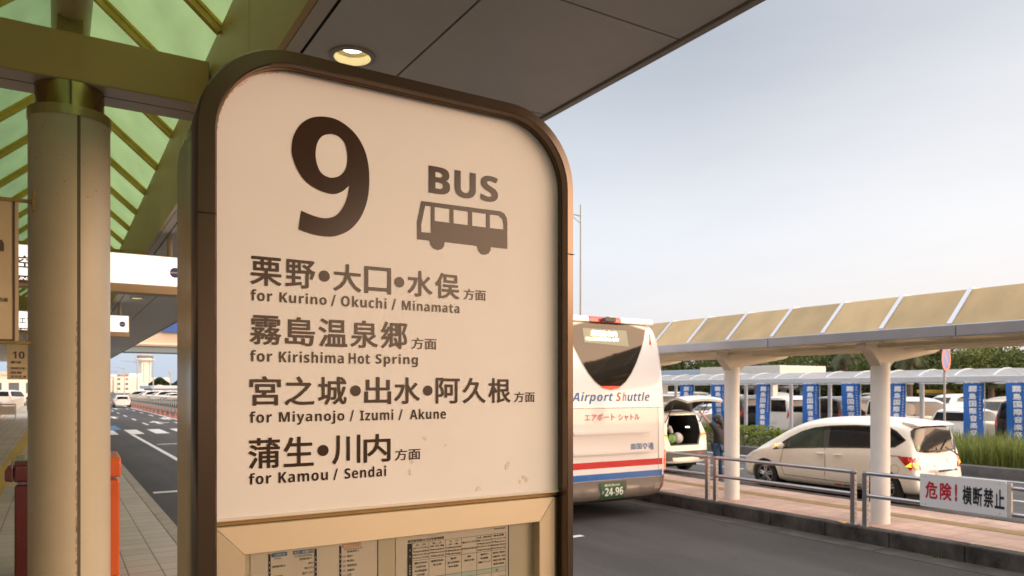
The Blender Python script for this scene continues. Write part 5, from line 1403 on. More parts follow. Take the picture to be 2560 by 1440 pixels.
# no-parking sign
NP = thing('no_parking_sign', 'round red and blue no-parking sign on a thin pole above the minivan', 'traffic sign', (20.35, 10.85, .2), R(10))
MB().cyl((0, .04, 0), (0, .04, 3.25), .03, n=10).build('pole', mat('sign_pole', (.40, .38, .35), .5), NP, smooth=True)
def disc(r0, r1, y, n=32):
    vs = [(r * math.cos(2 * math.pi * i / n), y, 2.80 + r * math.sin(2 * math.pi * i / n)) for r in (r0, r1) for i in range(n)]
    return MB().add(vs, [(i, (i + 1) % n, n + (i + 1) % n, n + i) for i in range(n)])
MB().cyl((0, .008, 2.80), (0, 0, 2.80), .34, n=32).build('face', mat('np_blue', (.06, .14, .42), .4), NP)
disc(.255, .335, -.004).build('red_ring', mat('np_red', (.62, .14, .08), .4), NP, recalc=False)
MB().add([(-.19, -.003, 2.96), (-.15, -.003, 3.0), (.19, -.003, 2.64), (.15, -.003, 2.60)], [(0, 1, 2, 3)]).build('red_slash', MATS['np_red'], NP, recalc=False)
# green fascia light in the distance
# ------------------------------------------------------------------ car park
def simple_car(kind, label):
    t = thing('parked_car', label, 'car', (0, 0, 0), 0, 'cars parked in the car park')
    if kind == 'van':
        S = [(-2.35, .06, half(.28, .78, 1.05, .82, 1.70, .66, 1.78)), (-2.25, .04, half(.25, .88, 1.05, .90, 1.76, .74, 1.86)), (-1, 0, half(.24, .90, 1.05, .91, 1.80, .78, 1.90)), (.7, 0, half(.24, .90, 1.05, .91, 1.76, .77, 1.86)), (1.15, 0, half(.24, .90, 1.03, .90, 1.48, .76, 1.58)), (1.6, 0, half(.24, .90, .98, .89, 1.12, .76, 1.2)), (2.2, 0, half(.26, .84, .8, .84, .92, .7, .98)), (2.38, 0, half(.3, .74, .66, .74, .76, .6, .82))]
        dl = [(1.25, 1.10), (.75, 1.56), (.2, 1.68), (-1.9, 1.70), (-2.1, 1.6), (-2.1, 1.15), (0, 1.08)]; rwn = [(-.68, 1.15), (.68, 1.15), (.60, 1.68), (-.60, 1.68)]; wy = (1.5, -1.45); fs_ = 1.25, 1.62
    elif kind == 'hatch':
        S = [(-1.9, .25, half(.28, .70, .92, .74, 1.30, .50, 1.36)), (-1.8, .2, half(.25, .82, .93, .84, 1.38, .62, 1.44)), (-.9, 0, half(.24, .84, .93, .85, 1.43, .66, 1.50)), (.1, 0, half(.24, .84, .92, .85, 1.42, .66, 1.49)), (.6, 0, half(.24, .84, .91, .84, 1.22, .66, 1.32)), (1.05, 0, half(.24, .84, .88, .83, .98, .68, 1.05)), (1.7, 0, half(.26, .78, .74, .78, .86, .64, .92)), (1.95, 0, half(.3, .66, .6, .66, .68, .5, .74))]
        dl = [(.85, .98), (.4, 1.24), (-.1, 1.34), (-.9, 1.34), (-1.5, 1.2), (-1.55, 1.02), (0, .96)]; rwn = [(-.60, .99), (.60, .99), (.50, 1.30), (-.50, 1.30)]; wy = (1.25, -1.25); fs_ = .98, 1.28
    else:
        S = [(-2.3, .1, half(.3, .68, .82, .72, .94, .56, 1.0)), (-2.15, .05, half(.26, .82, .86, .84, .98, .66, 1.04)), (-1.6, 0, half(.25, .86, .90, .86, 1.06, .66, 1.12)), (-.9, 0, half(.24, .87, .91, .87, 1.36, .60, 1.43)), (.1, 0, half(.24, .87, .90, .87, 1.36, .62, 1.44)), (.7, 0, half(.24, .87, .88, .86, 1.10, .66, 1.2)), (1.1, 0, half(.24, .86, .86, .85, .96, .68, 1.0)), (1.9, 0, half(.26, .80, .72, .80, .84, .64, .88)), (2.25, 0, half(.3, .66, .58, .66, .66, .5, .72))]
        dl = [(.75, .95), (.35, 1.18), (-.1, 1.30), (-.8, 1.30), (-1.35, 1.08), (-1.4, .97), (0, .93)]; rwn = [(-.62, 1.06), (.62, 1.06), (.50, 1.26), (-.50, 1.26)]; wy = (1.35, -1.35); fs_ = .98, 1.22
    b_ = loft(S, 'body', car_white, t, 2); v_ = bvh_of(b_)
    for sd in (-1, 1):
        decal('side_windows', v_, [dl], 'x', 2 * sd, glass_dark, t, .012, .2)
        decal('tail_lamp', v_, [[(sd * .60, .80), (sd * .78, .80), (sd * .78, 1.02), (sd * .62, 1.0)]] if kind != 'van' else [[(sd * .72, .85), (sd * .86, .85), (sd * .84, 1.3), (sd * .74, 1.3)]], 'y', -4, lamp_red, t, .015, .3)
        for yy in wy:
            o = MB().cyl((sd * .70, yy, .32), (sd * .875, yy, .32), .32, n=20).build('wheel', tyre_m, t, smooth=True)
            q = MB().cyl((sd * .875, yy, .32), (sd * .882, yy, .32), .21, n=14).build('rim', rim_m, t); q.parent = o
    decal('rear_window', v_, [rwn], 'y', -4, glass_dark, t, .015, .2)
    decal('windscreen', v_, [[(-.6, fs_[0]), (.6, fs_[0]), (.52, fs_[1]), (-.52, fs_[1])]], 'y', 4, glass_dark, t, .012, .2)
    decal('number_plate', v_, [[(-.17, .62), (.17, .62), (.17, .76), (-.17, .76)]], 'y', -4, MATS['plate_white_board'], t, .02, .3)
    return t
paints = {'white': car_white, 'black': car_black, 'silver': car_silver, 'beige': car_gold}
kinds = {'van': simple_car('van', ''), 'hatch': simple_car('hatch', ''), 'sedan': simple_car('sedan', '')}
used = set()
rc = random.Random(5)
words = {'van': 'van', 'hatch': 'hatchback', 'sedan': 'saloon'}
near_desc = {}
def put_car(kind, col, x, y, rz, label):
    p_ = kinds[kind]
    if kind not in used:
        used.add(kind); p_.location = (x, y, 0); p_.rotation_euler = (0, 0, rz); p_['label'] = label
        b_ = [c_ for c_ in p_.children if c_.name.split('.')[0] == 'body'][0]; b_.material_slots[0].link = 'OBJECT'; b_.material_slots[0].material = paints[col]
        return
    copy_tree(p_, (x, y, 0), rz, label, None, {'body': paints[col]})
row1 = [('van', 'black', 12.6), ('hatch', 'white', 15.3), ('van', 'white', 17.6), ('van', 'black', 20.3), ('van', 'white', 22.9), ('van', 'black', 25.6), ('sedan', 'white', 28.2), ('hatch', 'silver', 30.8)]
r1l = ['black van in the front row beyond the right-hand banners', 'white hatchback in the front row behind the minivan tail', 'white van in the front row behind the near shelter post', 'black van in the front row over the minivan roof', 'white van in the front row over the minivan bonnet', 'black van in the front row above the hedge', 'white saloon in the front row above the open tailgate', 'silver hatchback in the front row nearest the coach']
for (kd, cl, y), lab in zip(row1, r1l): put_car(kd, cl, 30.6, y, R(-90), lab)
for ri, (X, y0, y1) in enumerate(((36.6, 14, 40), (44.5, 17, 50), (51, 19, 54), (60, 24, 64))):
    y = y0
    while y < y1:
        if rc.random() < .86:
            kd = rc.choice(['van', 'van', 'hatch', 'hatch', 'sedan']); cl = rc.choice(['white', 'white', 'white', 'silver', 'black', 'beige'])
            row = ('second', 'third', 'fourth', 'rearmost')[ri]
            put_car(kd, cl, X + rc.uniform(-.2, .2), y, R(rc.choice((90, -90))), '%s %s in the %s row of the car park' % (cl, words[kd], row))
        y += 2.65
# a low pavilion with a pale roof inside the car park
PV = thing('parking_pavilion', 'low open pavilion with a pale blue and white flat roof in the car park', 'pavilion', (43, 38, 0))
MB().box(40.6, 45, 39.3, 60, 3.0, 3.62).build('blue_roof', mat('pav_blue', (.50, .60, .70), .5, noise=.1), PV, bevel=.03, world=True)
MB().box(40.4, 45.2, 32.2, 39.28, 3.05, 3.75).build('white_roof', mat('pav_white', (.75, .72, .66), .5, noise=.1), PV, bevel=.03, world=True)
for y in (33.4, 38.5, 44, 50, 56): MB().box(41.2, 41.7, y, y + .5, 0, 3.05).build('post', white_post, PV, world=True)

# shop boards and buildings low at the back of the car park
def at(px, d, z=0):
    r = (px - 1280) / 1854 * d; c_, s_ = math.cos(YAW), math.sin(YAW)
    return (c_ * r + s_ * d, -s_ * r + c_ * d, z)
for (px, d, w_, z0, z1, colr, lab) in ((2405, 74, 7.5, .6, 2.1, (.75, .42, .04), 'low yellow-fronted kiosk at the back of the car park'), (2330, 80, 9, 1.0, 2.4, (.55, .50, .62), 'low kiosk with a pale lilac board at the back of the car park'), (2160, 92, 15, .6, 3.0, (.30, .25, .20), 'long low brown building behind the parked cars'), (1900, 100, 12, .8, 2.6, (.62, .58, .52), 'small pale hut behind the pavilion')):
    x, y, _ = at(px, d)
    t = thing('kiosk', lab, 'kiosk', (x, y, 0), R(-62))
    mm_ = mat('kiosk_%d' % px, colr, .6, noise=.2, nscale=1)
    MB().box(-w_ / 2, w_ / 2, 0, 3, 0, z1 - .35).build('wall', mat('kiosk_wall', (.40, .37, .33), .7, noise=.2), t)
    MB().box(-w_ / 2 - .2, w_ / 2 + .2, -.25, 3.2, z1 - .35, z1).build('fascia_board', mm_, t, bevel=.03)
    for i in range(4): MB().box(-w_ / 2 + .4 + i * w_ / 4, -w_ / 2 + .2 + (i + .8) * w_ / 4, -.02, .01, .5, z1 - .55).build('window', glass_dark, t)

# ------------------------------------------------------------------ trees
bark = mat('bark', (.11, .08, .055), .9, noise=.4, nscale=6)
leaf_a = leaf_mat('leaf_dark', (.02, .042, .012), (.17, .21, .045), .3)
leaf_b = leaf_mat('leaf_mid', (.03, .055, .012), (.24, .26, .05), .3)
def make_tree(seed, h, rad, lm):
    r_ = random.Random(seed); t = thing('broadleaf_tree', '', 'tree', (0, 0, 0), 0, 'broadleaf trees beyond the car park')
    tr = MB(); th = h * .38
    pts = [(0, 0, 0), (r_.uniform(-.1, .1), r_.uniform(-.1, .1), th * .5), (r_.uniform(-.2, .2), r_.uniform(-.2, .2), th)]
    for (a, b), (q0, q1) in zip(zip(pts[:-1], pts[1:]), ((.22, .17), (.17, .13))): tr.cyl(a, b, q0, q1, 9)
    cl = []
    for i in range(17):
        a = r_.uniform(0, 6.28); u = r_.random() ** .6; zz = r_.uniform(.30, 1.0)
        rr = rad * u * math.sqrt(max(.08, 1 - ((zz - .58) / .46) ** 2)); c_ = Vector((rr * math.cos(a), rr * math.sin(a), h * zz * .95)); cl.append(c_)
        b0 = Vector(pts[2]) if i % 2 else Vector(pts[1]).lerp(Vector(pts[2]), .7)
        md = b0.lerp(c_, .55) + Vector((0, 0, .2)); tr.cyl(b0, md, .075, .05, 6, False); tr.cyl(md, c_, .05, .015, 6, False)
    tr.build('trunk', bark, t, smooth=True)
    lf = MB()
    for c_ in cl:
        s_ = rad * r_.uniform(.26, .44)
        for _ in range(190):
            v_ = Vector((r_.gauss(0, 1), r_.gauss(0, 1), r_.gauss(0, .75))); v_ = v_.normalized() * s_ * r_.random() ** .45
            leaf_cards(lf, c_ + v_, .17, r_)
    lf.build('crown', lm, t, recalc=False)
    return t
TP = [make_tree(1, 7.2, 3.6, leaf_a), make_tree(2, 6.6, 4.0, leaf_b), make_tree(3, 7.6, 3.4, leaf_a)]
tpos = []
for i in range(20):
    px = 1655 + i * 50 + rc.uniform(-14, 14); d = 112 - i * 2.3 + rc.uniform(-5, 5); tpos.append((px, d))
for i in range(10):
    tpos.append((1690 + i * 97 + rc.uniform(-20, 20), 132 - i * 3))
for i, (px, d) in enumerate(tpos):
    x, y, _ = at(px, d)
    lab = 'broadleaf tree %s beyond the car park, seen under the island shelter roof' % ('with yellow-green crown' if i % 3 == 1 else 'with dark green crown')
    hpx = (d * (98 + rc.uniform(-14, 12)) / 1854 + 2.2); sc_ = hpx / (7.2, 6.6, 7.6)[i % 3]
    if i < 3: o = TP[i]; o.location = (x, y, 0); o['label'] = lab
    else: o = copy_tree(TP[i % 3], (x, y, 0), rc.uniform(0, 6.28), lab)
    o.scale = (sc_ * rc.uniform(.95, 1.2), sc_ * rc.uniform(.95, 1.2), sc_)
wood = MB(); r_ = random.Random(21)
for i in range(26000):
    px = r_.uniform(1600, 2640); d = r_.uniform(118, 150) - (px - 1600) * .03
    x, y, _ = at(px, d); leaf_cards(wood, (x, y, r_.uniform(.2, 3.6) * (1 - .12 * math.sin(px * .05))), .34, r_)
tag(stuff(wood.build('distant_wood', leaf_mat('wood_leaf', (.014, .030, .012), (.055, .08, .02), .15), recalc=False)), 'dark dense undergrowth of the wood behind the car park trees', 'wood')
palm_leaf = leaf_mat('palm_leaf', (.06, .085, .035), (.16, .18, .08), .3)
palm_bark = mat('palm_bark', (.20, .13, .085), .9, noise=.5, nscale=9, stretch=(1, 1, 3))
def make_palm(seed, h):
    r_ = random.Random(seed); t = thing('palm_tree', '', 'palm', (0, 0, 0), 0, 'palms in the car park')
    m = MB(); 
    prof = [(.24, 0), (.19, .4)]
    for k in range(1, 14): z = .4 + (h - .4) * k / 13; prof += [(.19 + .02 * (k % 2), z - .02), (.185, z)]
    prof += [(.30, h + .1), (.34, h + .45), (.2, h + .75), (0, h + .85)]
    m.lathe(prof, n=12); m.build('trunk', palm_bark, t, smooth=True)
    f = MB()
    for i in range(46):
        a = r_.uniform(0, 6.28); el = r_.uniform(-.5, 1.3); Ln = r_.uniform(1.2, 1.9); p = Vector((0, 0, h + .6)); dv = Vector((math.cos(a) * math.cos(el), math.sin(a) * math.cos(el), math.sin(el)))
        sd = Vector((-math.sin(a), math.cos(a), 0)); n_ = 9
        for k in range(n_):
            q = p + dv * Ln / n_; ll = .50 * math.sin(math.pi * (k + 1.2) / (n_ + 1.6))
            for s in (-1, 1):
                e_ = q + sd * s * ll + dv * ll * .6 - Vector((0, 0, .12)); f.add([p + Vector((0, 0, .01)), q, e_], [(0, 1, 2)])
            p = q; dv = (dv + Vector((0, 0, -.20))).normalized()
    f.build('crown', palm_leaf, t, recalc=False)
    return t
PM = [make_palm(4, 4.2), make_palm(8, 4.6)]
for i, (px, d, h, lab) in enumerate(((2113, 62, 4.6, 'palm with a brown shaggy neck left of the near shelter post'), (2275, 58, 4.5, 'palm just right of the near shelter post'), (2478, 50, 2.6, 'short drooping palm between the two right-hand banners'), (1890, 75, 4.6, 'palm seen behind the middle banners, left of the pavilion post'))):
    x, y, _ = at(px, d)
    if i < 2: o = PM[i]; o.location = (x, y, 0); o['label'] = lab
    else: o = copy_tree(PM[i % 2], (x, y, 0), i * 1.3, lab)
    s_ = h / (4.2, 4.6)[i % 2]; o.scale = (.95, .95, s_)

# ------------------------------------------------------------------ lamp columns
lamp_pole_m = mat('lamp_pole', (.40, .40, .38), .45, metal=.3)
def street_lamp(label, loc, h, arm, rz=0, r_=.07):
    t = thing('street_lamp', label, 'street lamp', loc, rz, 'tall street lamps')
    MB().cyl((0, 0, 0), (0, 0, h), r_ * 1.3, r_ * .7, 12).build('pole', lamp_pole_m, t, smooth=True)
    MB().cyl((0, 0, h - .5), (-arm, 0, h - .25), r_ * .6, r_ * .4, 8).cyl((0, 0, h - .85), (-arm * .35, 0, h - .40), r_ * .4, r_ * .3, 8).build('arm', lamp_pole_m, t, smooth=True)
    MB().prism([(-arm - .75, -.12), (-arm + .1, -.09), (-arm + .1, .09), (-arm - .75, .12)], 'z', h - .30, h - .16).build('lamp_head', mat('lamp_head', (.55, .55, .55), .4), t, bevel=.03)
    return t
x, y, _ = at(1452, 33.5)
street_lamp('tall grey street lamp rising behind the coach roof', (x, y, 0), 2.2 + 460 * 33.5 / 1854, 1.6, R(-20), .055)
for px, top, lab in ((383, 888, 'street lamp beside the control tower shaft'), (343, 900, 'tallest street lamp left of the control tower'), (311, 917, 'street lamp second from the white column, over the far road'), (293, 926, 'street lamp third from the tower, over the far road'), (276, 934, 'farthest street lamp, just right of the white column')):
    d = 7.6 * 1854 / (972 - top); x, y, _ = at(px, d)
    street_lamp(lab, (x, y, 0), 9.8, 3.2, R(-18), .14)
x, y, _ = at(426, 300)
t = thing('floodlight_mast', 'thin floodlight mast far away right of the control tower', 'mast', (x, y, 0))
MB().cyl((0, 0, 0), (0, 0, 9.4), .3, .2, 8).build('pole', lamp_pole_m, t); MB().box(-.9, .9, -.3, .3, 8.6, 9.2).build('floodlight', lamp_pole_m, t)

# ------------------------------------------------------------------ far left: tower, buildings, bridge, road things
wallw = mat('pale_wall', (.86, .77, .69), .7, noise=.08, nscale=.3)
tower_glass = mat('tower_glass', (.12, .14, .15), .1)
D = 420; x, y, _ = at(362, D); rz = -YAW
CT = thing('control_tower', 'pale airport control tower with a round head above a plain block', 'control tower', (x, y, 0), R(18))
MB().prism([(-2.6, -2.2), (2.6, -2.2), (2.6, 2.2), (-2.6, 2.2)], 'z', 0, 17.5).build('shaft', wallw, CT, bevel=.3)
for xx in (-1.55, 1.55): MB().box(xx - .16, xx + .16, -2.26, -2.18, 6, 17.2).build('shaft_groove', mat('groove', (.35, .25, .18), .7), CT)
MB().lathe([(0, 17.4), (2.7, 17.4), (5.1, 18.2), (5.1, 19.0), (4.0, 19.6)], n=32).build('head', mat('tower_head', (.66, .64, .60), .6), CT, smooth=True)
MB().lathe([(3.9, 19.5), (4.3, 20.9)], n=32).build('cab_window', tower_glass, CT)
MB().lathe([(0, 21.6), (4.0, 21.4), (4.5, 20.9), (4.3, 20.8)], n=32).build('roof', mat('tower_roof', (.60, .36, .25), .6), CT, smooth=True)
MB().box(-3.5, 13.5, -1.5, 14, 0, 8.6).build('block', wallw, CT, bevel=.1)
x, y, _ = at(315, 400)
AB = thing('airport_building', 'pale three storey airport building with small square windows beside the tower', 'building', (x, y, 0), R(18))
MB().box(-6, 9, 0, 12, 0, 8.8).build('wall', wallw, AB); MB().box(2.6, 9.6, 2, 14, 0, 10.6).build('stair_block', wallw, AB)
MB().box(-8.6, -6.02, 1, 12, 0, 8.0).build('rounded_wing', wallw, AB, bevel=1.0, seg=4)
for fl in (1.0, 3.6, 6.2):
    for xx in (-3.6, .4): f_ = MB().box(xx - .7, xx + .7, -.05, .1, fl + .6, fl + 1.8).build('window', tower_glass, AB)
MB().box(-1.5, 3.0, 4, 7, 8.8, 9.9).build('roof_unit', mat('roof_unit', (.30, .20, .15), .7), AB)
x, y, _ = at(283, 430)
HG = thing('hangar', 'pale blue-grey hangar far away beside the white column', 'hangar', (x, y, 0), R(18))
MB().prism([(-7, 0), (7, 0), (7, 9.5), (6, 10.6), (-6, 10.6), (-7, 9.5)], 'y', 0, 20).build('wall', mat('hangar_wall', (.62, .68, .74), .6), HG)
MB().box(-9, 12, -8, -1, 0, 5).build('annex', wallw, HG); MB().box(-3, 7, -8.05, -7.95, 3.9, 4.3).build('window', tower_glass, HG)
x, y, _ = at(424, 230)
GB = thing('gate_building', 'low building with a pale blue roof right of the tower', 'building', (x, y, 0), R(20))
MB().box(-5, 9, 0, 6, 0, 2.2).build('wall', mat('gate_wall', (.35, .36, .36), .7), GB); MB().box(-6, 10, -.8, 7, 2.2, 3.2).build('roof', mat('gate_roof', (.48, .56, .66), .5), GB, bevel=.1)
for i in range(5): MB().box(-4.6 + i * 2.7, -3.0 + i * 2.7, -.06, .05, .6, 1.8).build('window', tower_glass, GB)
x, y, _ = at(425, 380)
wd = MB(); r_ = random.Random(31)
for _ in range(5000):
    u = r_.uniform(-9, 14); v = r_.uniform(0, 6); leaf_cards(wd, (x + u, y - u * .5 + v, r_.uniform(.3, 1) ** .5 * 6.4 * (1 - .25 * math.sin(u * .6 + 1))), .45, r_)
tag(stuff(wd.build('far_wood', MATS.get('x') or bpy.data.materials['wood_leaf'], recalc=False)), 'dark green wood on the skyline right of the tower', 'wood')
# pedestrian bridge
BR = thing('footbridge', 'beige footbridge crossing the airport road with dark underside', 'bridge', (10, 76, 0))
MB().box(-14, 45, 75, 78.5, 6.1, 7.9).build('parapet', mat('bridge_beige', (.66, .54, .42), .6, noise=.1), BR, bevel=.05, world=True)
MB().box(-14, 45, 75.3, 78.2, 5.55, 6.1).build('deck', mat('bridge_under', (.20, .26, .30), .6), BR, world=True)
MB().box(-14, 45, 74.9, 75.0, 6.25, 6.4).build('rail_line', mat('bridge_trim', (.78, .70, .60), .6), BR, world=True)
for xx in (-12, 20, 43): MB().box(xx - .5, xx + .5, 76, 77, 0, 5.55).build('pier', wallw, BR, world=True)
MB().box(8.2, 14, 74.5, 74.6, 7.4, 9.0).build('road_sign', mat('road_sign_blue', (.02, .09, .35), .5), BR, world=True)
# delineator posts
cone_o = mat('cone_orange', (.55, .17, .08), .6)
def delin(y, x, lab, first=[None]):
    if first[0] is None:
        mb = MB().lathe([(0, .0), (.12, .0), (.12, .03), (.04, .05), (.035, .33), (.02, .36), (0, .36)], n=10)
        o = mb.build('delineator_post', cone_o, smooth=True); first[0] = o
    else: o = first[0].copy(); COL.objects.link(o)
    o.location = (x, y, .0); tag(o, lab, 'post', 'orange lane posts')
    return o
for i in range(42): delin(60 + i * 3.2, 7.55 + .004 * i, 'orange flexible post in the line dividing the far road')
for i in range(24): delin(66 + i * 2.6, 9.4, 'orange flexible post in the second line behind the first')
# fence behind the posts
FN = thing('road_fence', 'low pale fence along the far side of the road below the tower', 'fence', (12, 110, 0))
for i in range(40): MB().box(11.95, 12.05, 85 + i * 2.0, 85.08 + i * 2.0, 0, 1.15).build('post', lamp_pole_m, FN, world=True)
MB().box(11.97, 12.03, 85, 165, 1.05, 1.12).box(11.97, 12.03, 85, 165, .55, .6).build('rail', lamp_pole_m, FN, world=True)
MB().box(12.2, 12.5, 85, 165, 0, .30).build('footing', kerb_dark, FN, world=True)
for i in range(9):
    x, y, _ = at(348 + i * 11, 150 - i * 2)
    copy_tree(kinds['hatch' if i % 3 else 'van'], (x, y, 0), R(70 + 3 * (i % 4)), 'white car in the far row parked below the control tower', 'white cars below the tower', {'body': car_white})
copy_tree(kinds['hatch'], (6.6, 99, 0), R(0), 'white car driving away on the airport road far to the left', 'cars seen far to the left', {'body': car_white})
copy_tree(kinds['van'], (-4.4, 104, .2), R(-20), 'white car at the left picture edge beyond the low wall', 'cars seen far to the left', {'body': car_white})
lw = tag(MB().prism([(-3.5, 62), (-3.2, 62), (-3.2, 105), (-3.5, 105)], 'z', .2, 1.25).build('low_wall', mat('low_wall', (.62, .55, .46), .7, noise=.1), bevel=.03), 'low cream wall beside the pavement far to the left', 'wall')
bn = thing('barrier', 'grey metal barrier standing on the pavement at the far left', 'barrier', (-3.2, 57, .2))
MB().tube([(-1.2, 0, 0), (-1.2, 0, 1.0), (1.0, 0, 1.0), (1.0, 0, 0)], .04, 8).build('frame', post_steel, bn, smooth=True)
MB().box(-1.15, .95, -.02, .02, .35, .9).build('panel', mat('barrier_panel', (.30, .29, .28), .6), bn)
x, y, _ = at(40, 170)
TB = thing('terminal_building', 'pale flat-roofed building seen small at the far left', 'building', (x, y, 0), R(0))
MB().box(-9, 9, 0, 20, 0, 5.4).build('wall', wallw, TB); MB().box(-10, 10, -1, 21, 5.4, 6.1).build('roof', mat('tb_roof', (.6, .5, .42), .6), TB)
for i in range(5): MB().box(-8 + i * 3.3, -6 + i * 3.3, -.05, .05, 1.2, 3.6).build('window', tower_glass, TB)

# ------------------------------------------------------------------ hanging airline light boxes
box_glow = mat('lightbox_face', (.85, .82, .76), .4, emit=(1, .93, .84), estr=.62)
box_trim = mat('lightbox_trim', (.42, .32, .20), .4, metal=.3)
box_brown = mat('lightbox_brown', (.14, .09, .06), .5)
def lightbox(y, label, kan, rom, k_x, r_x):
    t = thing('hanging_sign', label, 'hanging sign', (0.3, y, 3.35), 0, 'lit airline signs hung across the canopy')
    MB().box(-1.8, 1.08, .02, .26, 0, .47).build('housing', box_trim, t, bevel=.006)
    f_ = MB().box(-1.78, 1.065, .0, .018, .105, .455).build('lit_face', box_glow, t)
    o = MB().box(-1.79, -.12, -.003, .0, .035, .115).build('brown_band', box_brown, t)
    m = MB(); on_y(m, fit(text2d(kan, .02), k_x[0], k_x[1], .195, .34), -.0045); a = m.build('lettering', mat('lightbox_ink', (.03, .025, .03), .5), t, recalc=False); a.parent = f_
    m = MB(); on_y(m, fit(text2d(rom, .035, .25), r_x[0], r_x[1], .055, .098), -.006); a = m.build('lettering', mat('lightbox_white', (.9, .88, .85), .5, emit=(1, .95, .9), estr=.5), t, recalc=False); a.parent = o
    d = MB().cyl((.945, -.001, .27), (.945, -.006, .27), .062, n=24).build('round_logo', mat('logo_blue', (.10, .12, .42), .4), t)
    q = MB(); on_y(q, ([(.883, .262), (1.007, .262), (1.007, .278), (.883, .278)], [(0, 1, 2, 3)]), -.0075); a = q.build('logo_band', mat('logo_band', (.75, .75, .78), .5), t, recalc=False); a.parent = d
    for xx in (-1.3, .90): MB().cyl((xx, .14, .465), (xx, .14, .78), .035, n=10).build('hanger', pipe_m, t, smooth=True)
    return t
lightbox(9.9, 'long lit white airline sign nearest the camera behind the white column', '日本航空', 'JAPAN AIRLINES', (-1.13, -.525), (-1.0, -.51))
lightbox(18.4, 'smaller-looking lit white airline sign hanging farther down the walkway', '日本エアコミューター', 'JAPAN AIR COMMUTER', (-1.19, .06), (-1.20, -.30))

# ------------------------------------------------------------------ hanging cloth banners on the columns
ban_c = mat('banner_cream', (.62, .50, .34), .8, noise=.12, nscale=3)
ban_l = mat('banner_line', (.10, .06, .05), .7)
def col_banner(L, label, x0, x1, up0, up1, items, wav):
    t = thing('hanging_banner', label, 'banner', (x1, L, Z(up0)), 0, 'cream cloth banners hung from the columns')
    c_ = MB(); NX, NZ = 10, 14
    def wv(x, z): return .012 * math.sin(9 * x + 3 * z + wav) + .006 * math.sin(17 * x - 5 * z)
    for j in range(NZ + 1):
        for i in range(NX + 1):
            x = x0 + (x1 - x0) * i / NX; z = Z(up0) + (up1 - up0) * j / NZ; c_.v.append((x, L + wv(x, z), z))
    for j in range(NZ):
        for i in range(NX): a = j * (NX + 1) + i; c_.f.append((a, a + 1, a + NX + 2, a + NX + 1))
    cl = c_.build('cloth', ban_c, t, smooth=True, world=True)
    m = MB()
    def ln_(a, b, c2, d2, n=10):
        for i in range(n):
            u0, u1 = i / n, (i + 1) / n
            if abs(b - a) > abs(d2 - c2): q = [(a + (b - a) * u0, c2), (a + (b - a) * u1, c2), (a + (b - a) * u1, d2), (a + (b - a) * u0, d2)]
            else: q = [(a, c2 + (d2 - c2) * u0), (b, c2 + (d2 - c2) * u0), (b, c2 + (d2 - c2) * u1), (a, c2 + (d2 - c2) * u1)]
            m.add([(x, L + wv(x, z) - .005, z) for x, z in q], [(0, 1, 2, 3)])
    if wav: 
        ln_(x1 - .036, x1 - .022, Z(up0) + .02, Z(up1)); ln_(x0, x1 - .036, Z(up0) + .02, Z(up0) + .034)
    for s, a, b, z0, z1, bo in items:
        vs, fs = fit(text2d(s, bo), a, b, Z(z0), Z(z1)); m.add([(x, L + wv(x, z) - .006 - h * .002, z) for x, z, h in vs], fs)
    o = m.build('lettering', ban_l, t, world=True, recalc=False); o.parent = cl
    MB().cyl((x0, L, Z(up1) - .01), (x1 + .12, L, Z(up1) - .01), .014, n=8).build('rod', rust_plate, t, smooth=True, world=True)
    MB().cyl((x0, L, Z(up0) + .01), (x1 + .12, L, Z(up0) + .01), .012, n=8).build('rod', rust_plate, t, smooth=True, world=True)
    MB().box(x1 + .08, x1 + .14, L - .04, L + .04, Z(up1) - .09, Z(up1) + .07).build('clamp', rust_plate, t, bevel=.01, world=True)
    return t
cb = col_banner(6.38, 'cream cloth banner at the left edge beside the near white column', -1.10, -.228, .32, 1.36, [('方面', -.345, -.291, .618, .648, .02), ('8', -.98, -.72, .95, 1.20, .04), ('鹿児島市内', -.98, -.5, .70, .78, .02)], 1.2)
m = MB(); pz = 1.0; bx = -.306
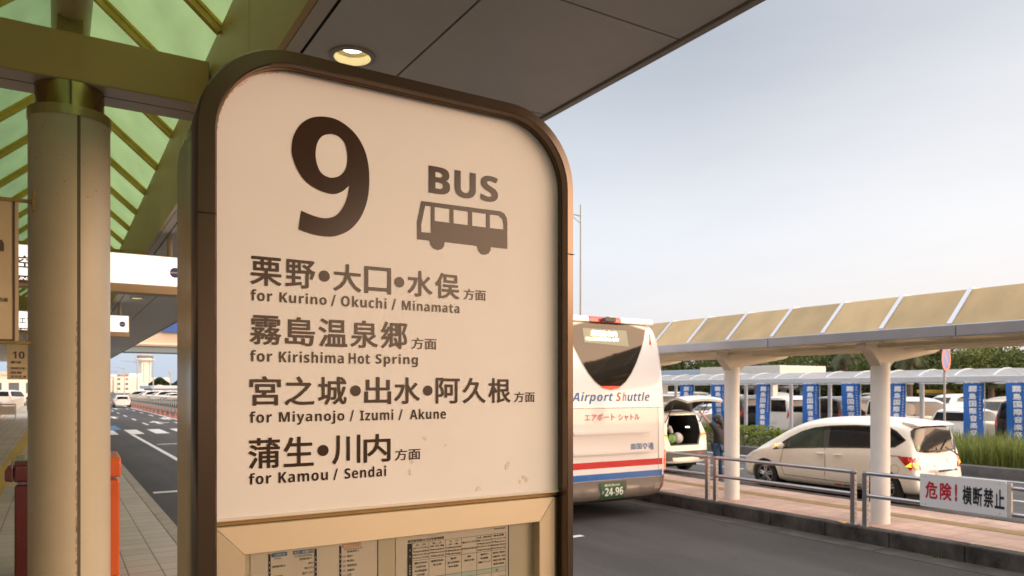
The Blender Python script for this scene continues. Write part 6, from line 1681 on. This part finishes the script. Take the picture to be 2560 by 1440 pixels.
m.prism([(bx - .20, Z(.975)), (bx - .008, Z(.975)), (bx - .008, Z(1.03)), (bx - .02, Z(1.055)), (bx - .19, Z(1.065))], 'y', 6.366, 6.368)
for w0 in (-.185, -.135, -.085, -.04): pass
o = m.build('bus_pictogram', ban_l, cb, world=True); o.parent = [c_ for c_ in cb.children if c_.name.startswith('cloth')][0]
col_banner(24.5, 'small cream banner with the numeral 10 on a farther column', -1.14, -.30, .26, 1.30, [(bs('10'), -1.02, -.74, .83, 1.03, 0), ('都城', -1.06, -.82, .69, .77, .02), ('小林', -.62, -.40, .69, .77, .02), ('宮崎空港・えびの', -1.06, -.40, .53, .60, .02), ('鹿屋', -1.06, -.80, .41, .48, .02), ('志布志港・垂水', -1.06, -.42, .30, .37, .02)], 0)

# ------------------------------------------------------------------ red bin behind the column
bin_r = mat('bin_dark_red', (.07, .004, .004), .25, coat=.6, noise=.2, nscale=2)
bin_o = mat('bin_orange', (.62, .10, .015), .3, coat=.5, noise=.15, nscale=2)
BN = thing('waste_bin', 'large red and orange lidded bin standing behind the white column', 'bin', (.10, 8.75, .2))
BN.scale = (.80, .9, 1.13)
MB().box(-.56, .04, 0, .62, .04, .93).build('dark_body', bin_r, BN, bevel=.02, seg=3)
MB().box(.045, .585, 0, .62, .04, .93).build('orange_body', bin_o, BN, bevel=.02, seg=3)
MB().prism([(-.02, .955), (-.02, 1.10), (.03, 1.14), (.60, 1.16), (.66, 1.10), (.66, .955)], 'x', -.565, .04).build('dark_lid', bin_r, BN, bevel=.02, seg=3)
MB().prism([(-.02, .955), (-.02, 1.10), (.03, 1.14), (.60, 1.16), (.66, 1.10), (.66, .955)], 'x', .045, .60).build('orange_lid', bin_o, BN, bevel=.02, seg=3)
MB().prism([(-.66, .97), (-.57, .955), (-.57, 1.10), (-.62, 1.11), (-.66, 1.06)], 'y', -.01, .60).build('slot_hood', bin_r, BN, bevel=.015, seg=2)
MB().box(-.54, .56, .02, .60, 0, .04).build('foot', black_plastic, BN)
